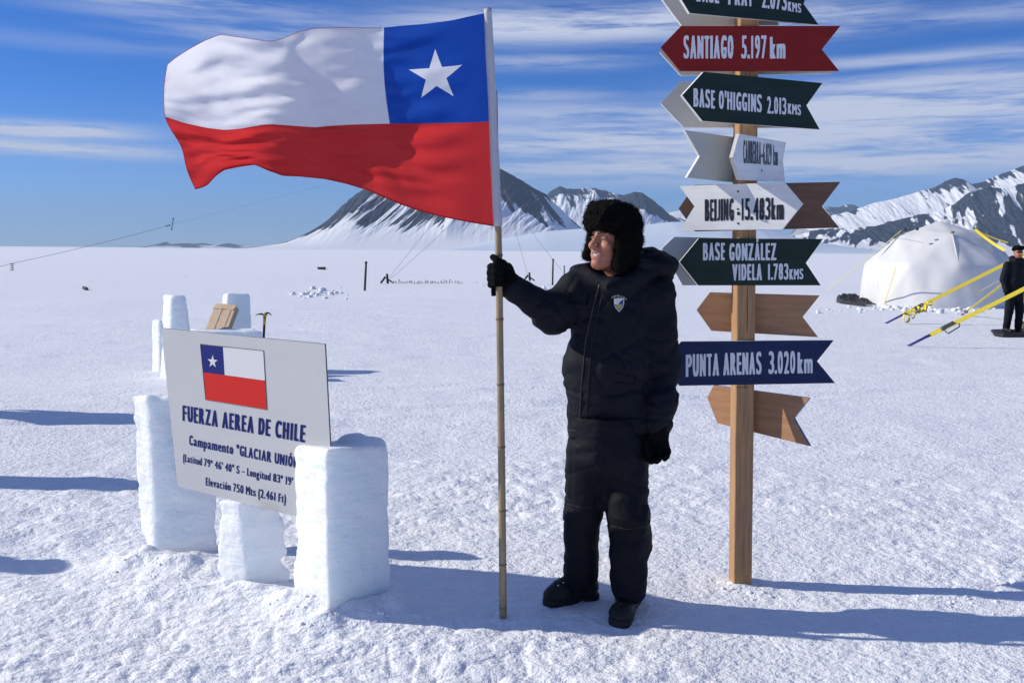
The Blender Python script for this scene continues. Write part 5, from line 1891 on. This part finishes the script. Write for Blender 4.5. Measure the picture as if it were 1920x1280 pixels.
# second tent stands just outside the right edge and takes the long straps
def tie(stake_px, through_px, Yt, width, label, ext, bow=False, buckle=.12):
    s = GH(*stake_px)
    t = PY(*through_px, Yt)
    d = (t - s); Lh = np.linalg.norm(d); d /= Lh
    root = empty('tie_strap', s)
    tag(root, label, 'strap', 'yellow straps staked into the snow')
    up = np.array([0, 0, 1.0])
    # violet stake
    sv = s + d * .0; se = s + d * buckle * 3.0
    mb = MB()
    mb.tube([s - d * .10, s, se], [.006, .022, .026], 7)
    mb.tube([se - d * .10 + up * .03, se - d * .02 - up * .03], .012, 6)
    mb.build('stake', [M['purple']], root, smooth=True)
    e = s + d * (Lh + ext)
    n_ = 24
    mb = MB()
    mb.strap([se + (e - se) * q + up * (-.03 * math.sin(math.pi * q)) for q in np.linspace(0, 1, n_)], width, np.cross(d, np.array([0, 1.0, 0])) + np.array([0, .9, 0]), .004)
    mb.build('webbing', [M['strap']], root)
    # ratchet
    mb = MB(); r0 = se + d * .25; w_ = width * .62
    sidev = np.cross(d, np.array([0, 1.0, 0])); sidev /= np.linalg.norm(sidev); nv = np.cross(d, sidev)
    mb.box(r0 + d * .11, d * .11, sidev * w_ * .8, nv * .02)
    mb.tube([r0 + d * .02 - sidev * w_ * 1.2, r0 + d * .05 - sidev * w_ * 2.6, r0 + d * .28 - sidev * w_ * 2.2, r0 + d * .30 - sidev * w_], .012, 6)
    mb.tube([r0 - nv * .05, r0 + nv * .05], .035, 8)
    mb.build('ratchet', [M['olive']], root)
    if bow:
        mb = MB()
        for k_ in range(7):
            a0 = se + d * (.0 + .10 * k_) + up * .02
            sw = .07 + .05 * math.sin(k_ * 2.1); dp = .16 + .07 * math.sin(k_ * 3.7 + 1)
            loop = [a0 + np.array([sw * math.sin(q) * (1 + .3 * math.sin(k_)), -.05 - .04 * math.sin(q * .5 + k_), -dp * (1 - math.cos(q)) * .5]) for q in np.linspace(0, 5.4, 12)]
            mb.strap(loop, .085, np.array([.3 * math.sin(k_), .9, .25]), .004)
        mb.build('loose_webbing', [M['strap']], root)
    return root


tie((1703, 648), (1921, 538), 16.3, .080, 'longest yellow strap with ratchet and violet stake nearest the camera', 2.0, buckle=.14)
tie((1661, 606), (1874, 498), 21.4, .085, 'yellow strap with a bunch of loose webbing near its violet stake', 3.2, bow=True, buckle=.17)
tie((1803, 590), (1874, 535), 21.0, .07, 'short yellow strap with stake between the two long straps', 3.0, buckle=.07)
tie((1805, 562), (1872, 525), 23.2, .06, 'thin slack yellow strap close to the tent wall', 2.4, buckle=.03)


# ================================================================== RADIO MAST, MARKER POLES, CAMP ODDS AND ENDS
def wire_pts(a, b, sag, n=16):
    return [a + (b - a) * t + np.array([0, 0, -sag * 4 * t * (1 - t)]) for t in np.linspace(0, 1, n)]


mbase = G(938, 530); MY = mbase[1]
mtop = PY(931.5, 170, MY)
mast = empty('radio_mast', mbase)
tag(mast, 'thin dark radio mast with guy wires behind the flag pole', 'mast')
mb = MB(); mb.tube([mbase - [0, 0, .2], mbase * .5 + mtop * .5, mtop], [.045, .035, .022], 8); mb.build('pole', [M['dark_metal']], mast, smooth=True)
for (px, py, hpx) in ((724, 527, 250), (727, 527, 330), (992, 524, 300), (1052, 505, 340)):
    mb = MB(); a = PY(934, hpx, MY)
    b = G(px, py) if py > 520 else PY(px, py, MY - 4)
    mb.tube(wire_pts(a, b, .15), .008, 5); mb.build('guy_wire', [M['wire']], mast)
# wire aerial running off to the left, with insulators
aer = empty('wire_aerial', G(22, 505))
tag(aer, 'long wire aerial with small insulators crossing the sky at left', 'aerial')
A0 = PY(940, 255, MY); A1 = PY(318, 422, 44); A2 = PY(22, 494, 38); A3 = PY(-160, 530, 35)
for a, b, r_w in ((A1, A2, .009), (A2, A3, .009), (A0, A1, .0035)):
    mb = MB(); mb.tube(wire_pts(a, b, .06), r_w, 5); mb.build('wire', [M['wire']], aer)
for a, b in (((325, 410), (322, 430)), ((312, 424), (318, 422.5))):
    mb = MB(); pa, pb_ = PY(*a, 44), PY(*b, 44); mb.tube([pa, pb_], .018, 6)
    for q in (pa, pb_):
        mb.tube([q - [0, 0, .03], q + [0, 0, .03]], .035, 8)
    mb.build('insulator', [M['dark_metal']], aer)
mb = MB()
for k_ in range(4):
    a = PY(19.5, 495.5 + 3.6 * k_, 38); b = PY(26, 495 + 3.6 * k_, 38); mb.tube([a, b], .016, 6)
mb.tube([PY(23, 494, 38), PY(23, 508, 38)], .010, 6)
mb.build('tensioner', [M['dark_metal']], aer)


def marker(base_px, top_px, r, label):
    b = G(*base_px); t = PY(*top_px, b[1])
    mb = MB(); mb.tube([b - [0, 0, .15], b, b * .4 + t * .6, t], [r, r, r, r * .9], 8)
    mb.tube([b + (t - b) * .93, b + (t - b) * .985], r * 1.25, 8)
    o = mb.build('marker_pole', [M['dark']], origin=b, smooth=True)
    tag(o, label, 'marker pole', 'black marker poles on the snow field')
marker((684, 543), (686.5, 490), .045, 'black marker pole standing alone in the snow left of the mast anchor')
marker((1036, 533), (1037, 485), .042, 'taller black marker pole just left of the man\'s shoulder')
marker((1058, 528), (1058, 498), .03, 'shorter thin black marker pole beside the man\'s shoulder')


def anchor(px, py, s, label):
    b = GH(px, py); mb = MB()
    mb.tube([b + [-.35 * s, 0, 0], b + [-.05 * s, 0, .42 * s]], .07 * s, 7); mb.tube([b + [.12 * s, 0, -.05], b + [.05 * s, 0, .62 * s]], .08 * s, 7)
    mb.tube([b + [.05 * s, 0, .30 * s], b + [.45 * s, .05, .02 * s]], .05 * s, 6)
    o = mb.build('ground_anchor', [M['dark']], origin=b, smooth=True)
    tag(o, label, 'anchor', 'dark anchors of the mast guy wires')
anchor(724, 531, .75, 'dark ground anchor left of the pole where two guy wires meet')
anchor(991, 526, .75, 'dark ground anchor near the outstretched arm')

# low line of small flags and pegs, and black objects lying far out
line = MB()
for k_ in range(26):
    px = 738 + 5.0 * k_ + RNG.uniform(-1, 1); b = GH(px, 531.5 + RNG.uniform(-1.2, 1.0)); hh = RNG.uniform(.05, .20)
    line.tube([b + [RNG.uniform(-.06, .06), 0, hh], b], .016, 5)
    line.tube([b + [RNG.uniform(-.02, .15), 0, hh * .8], b + [.16, 0, 0]], .012, 5)
o = line.build('peg_line', [M['wire']], origin=GH(800, 531))
tag(o, 'low row of small pegs and cord on the snow right of the guy anchor', 'peg line', kind='stuff')
slab_thing('dropped_bag', [(595, 504.2), (598, 505), (609, 504.8), (611, 503.6), (603, 503.2)], .07, M['dark'], 'small black bag lying far out on the snow field', 'bag', 0, .10, 860)
slab_thing('dropped_tool', [(154, 541), (160, 543.2), (166, 542.8), (160, 541.5)], .10, M['dark'], 'small dark peg lying on the snow at far left', 'peg', 0, .05, 870)

# ice axe stuck in the low ice block
ab = PY(494, 640, 12.3)
axe = empty('ice_axe', ab)
tag(axe, 'ice axe with yellow and black shaft stuck upright in an ice block', 'ice axe')
sh_t = PY(496.5, 592, 12.3)
mb = MB(); mb.tube([ab, ab * .35 + sh_t * .65], .017, 8, 0); mb.build('shaft', [M['dark']], axe, smooth=True)
mb = MB(); mb.tube([ab * .35 + sh_t * .65, sh_t], [.018, .022], 8); mb.build('shaft_sleeve', [M['axe_gold']], axe, smooth=True)
mb = MB()
pk = [PY(a, b, 12.3) for a, b in ((478.5, 591.2), (483, 589.3), (489, 588.6), (496, 589.6), (502, 586.2), (506, 588), (509, 591.5))]
mb.tube(pk, [.004, .012, .019, .026, .020, .014, .006], 8, flat=.6)
mb.build('head', [M['dark_metal']], axe, smooth=True)
mb = MB(); mb.tube([PY(494, 591.5, 12.28), PY(500, 588.5, 12.28)], .024, 8); mb.build('head_collar', [M['axe_gold']], axe, smooth=True)

# wrapped package leaning on the ice slab
pkq = [PY(a, b, Yp) for a, b, Yp in ((404, 571, 12.16), (443, 573.5, 11.95), (424, 622, 11.55), (383, 622, 11.74))]
pkq[2] = pkq[1] + pkq[3] - pkq[0]
ctr = sum(pkq) / 4
nrm_ = np.cross(pkq[1] - pkq[0], pkq[3] - pkq[0]); nrm_ /= np.linalg.norm(nrm_)
if np.dot(nrm_, CAMP - ctr) < 0: nrm_ = -nrm_
pk_root = empty('package', ctr)
tag(pk_root, 'flat brown parcel wrapped in clear tape leaning on an ice slab', 'package')
mb = MB(); mb.prism(pkq, -nrm_ * .07, 0, 0, 0); mb.build('parcel', [M['cardboard']], pk_root)
for (u0, u1) in ((.20, .42), (.62, .84)):
    def lp(u, v): return (pkq[0] * (1 - u) + pkq[1] * u) * (1 - v) + (pkq[3] * (1 - u) + pkq[2] * u) * v
    mb = MB(); n_ = 12
    Vt = []
    for i in range(n_ + 1):
        for u in (u0, u1):
            Vt.append(lp(u, i / n_) + nrm_ * (.003 + .004 * abs(math.sin(i * 2.3 + u * 9))))
    mb.add(Vt, [[2 * i, 2 * i + 1, 2 * i + 3, 2 * i + 2] for i in range(n_)]); mb.build('tape', [M['tape']], pk_root)
mb = MB(); mb.strap([lp(0, .07) + nrm_ * .006, lp(.5, .06) + nrm_ * .010, lp(1, .08) + nrm_ * .006], .09, pkq[0] - pkq[3], .003); mb.build('flap', [M['cardboard']], pk_root)


# ================================================================== LOOSE SNOW
def lump(c, r, seed):
    n_u, n_v = 9, 6
    V = []; 
    for j in range(n_v + 1):
        ph = math.pi * j / n_v
        for i in range(n_u):
            th = 2 * math.pi * i / n_u
            V.append((math.cos(th) * math.sin(ph), math.sin(th) * math.sin(ph), math.cos(ph)))
    V = np.array(V)
    k = 1 + .38 * vnoise(V[:, 0] * 1.7 + seed, V[:, 1] * 1.7, V[:, 2] * 1.7 + seed * .7, seed=950)
    V = V * k[:, None] * r * np.array([1, 1, .72]) + c
    Fc = []
    for j in range(n_v):
        for i in range(n_u):
            i2 = (i + 1) % n_u
            Fc.append([j * n_u + i, (j + 1) * n_u + i, (j + 1) * n_u + i2, j * n_u + i2])
    return V, Fc


crumbs = MB()
def scatter(n, pxc, pyc, sx, sy, r0, r1):
    for _ in range(n):
        px, py = RNG.normal(pxc, sx), RNG.normal(pyc, sy)
        c = GH(px, max(py, 480)); r_c = r0 * (r1 / r0) ** (RNG.uniform() ** 2.2)
        c = c + [0, 0, r_c * .15]
        v, f = lump(c, r_c, RNG.uniform(0, 90)); crumbs.add(v, f)
scatter(22, 300, 1075, 45, 14, .003, .009)
scatter(14, 380, 1085, 35, 12, .003, .008)
scatter(20, 580, 1150, 40, 14, .004, .011)
scatter(25, 720, 1150, 30, 10, .004, .014)
scatter(20, 1395, 1105, 40, 8, .004, .012)
scatter(50, 1850, 1120, 60, 18, .003, .012)
scatter(60, 900, 1200, 500, 40, .002, .006)
scatter(55, 595, 552, 26, 3, .04, .16)
scatter(40, 1000, 540, 40, 4, .04, .13)
scatter(130, 1740, 578, 70, 4, .03, .13)
scatter(50, 1900, 574, 40, 4, .03, .12)
scatter(25, 1625, 553, 22, 4, .04, .14)
scatter(120, 900, 530, 700, 14, .02, .06)
o = crumbs.build('snow_crumbs', [M['snow']], smooth=True)
tag(o, 'loose crumbs and lumps of snow scattered over the snow field', 'snow', kind='stuff')


# ================================================================== CLEAR POLAR AIR
mb = MB()
mb.box((0, 0, 596), (29000, 0, 0), (0, 29000, 0), (0, 0, 606))
hz = mb.build('haze', [], None)
hm = bpy.data.materials.new('thin air'); hm.use_nodes = True
N = NT(hm.node_tree); N.n.clear()
pv = N.new('ShaderNodeVolumePrincipled')
pv.inputs['Color'].default_value = (0.55, 0.77, 1.0, 1); pv.inputs['Density'].default_value = 3.4e-5; pv.inputs['Anisotropy'].default_value = 0.0
ho = N.new('ShaderNodeOutputMaterial'); N.l.new(pv.outputs[0], ho.inputs['Volume'])
hz.data.materials.append(hm)
tag(hz, 'thin bluish air over the whole snow field', 'haze', kind='stuff')
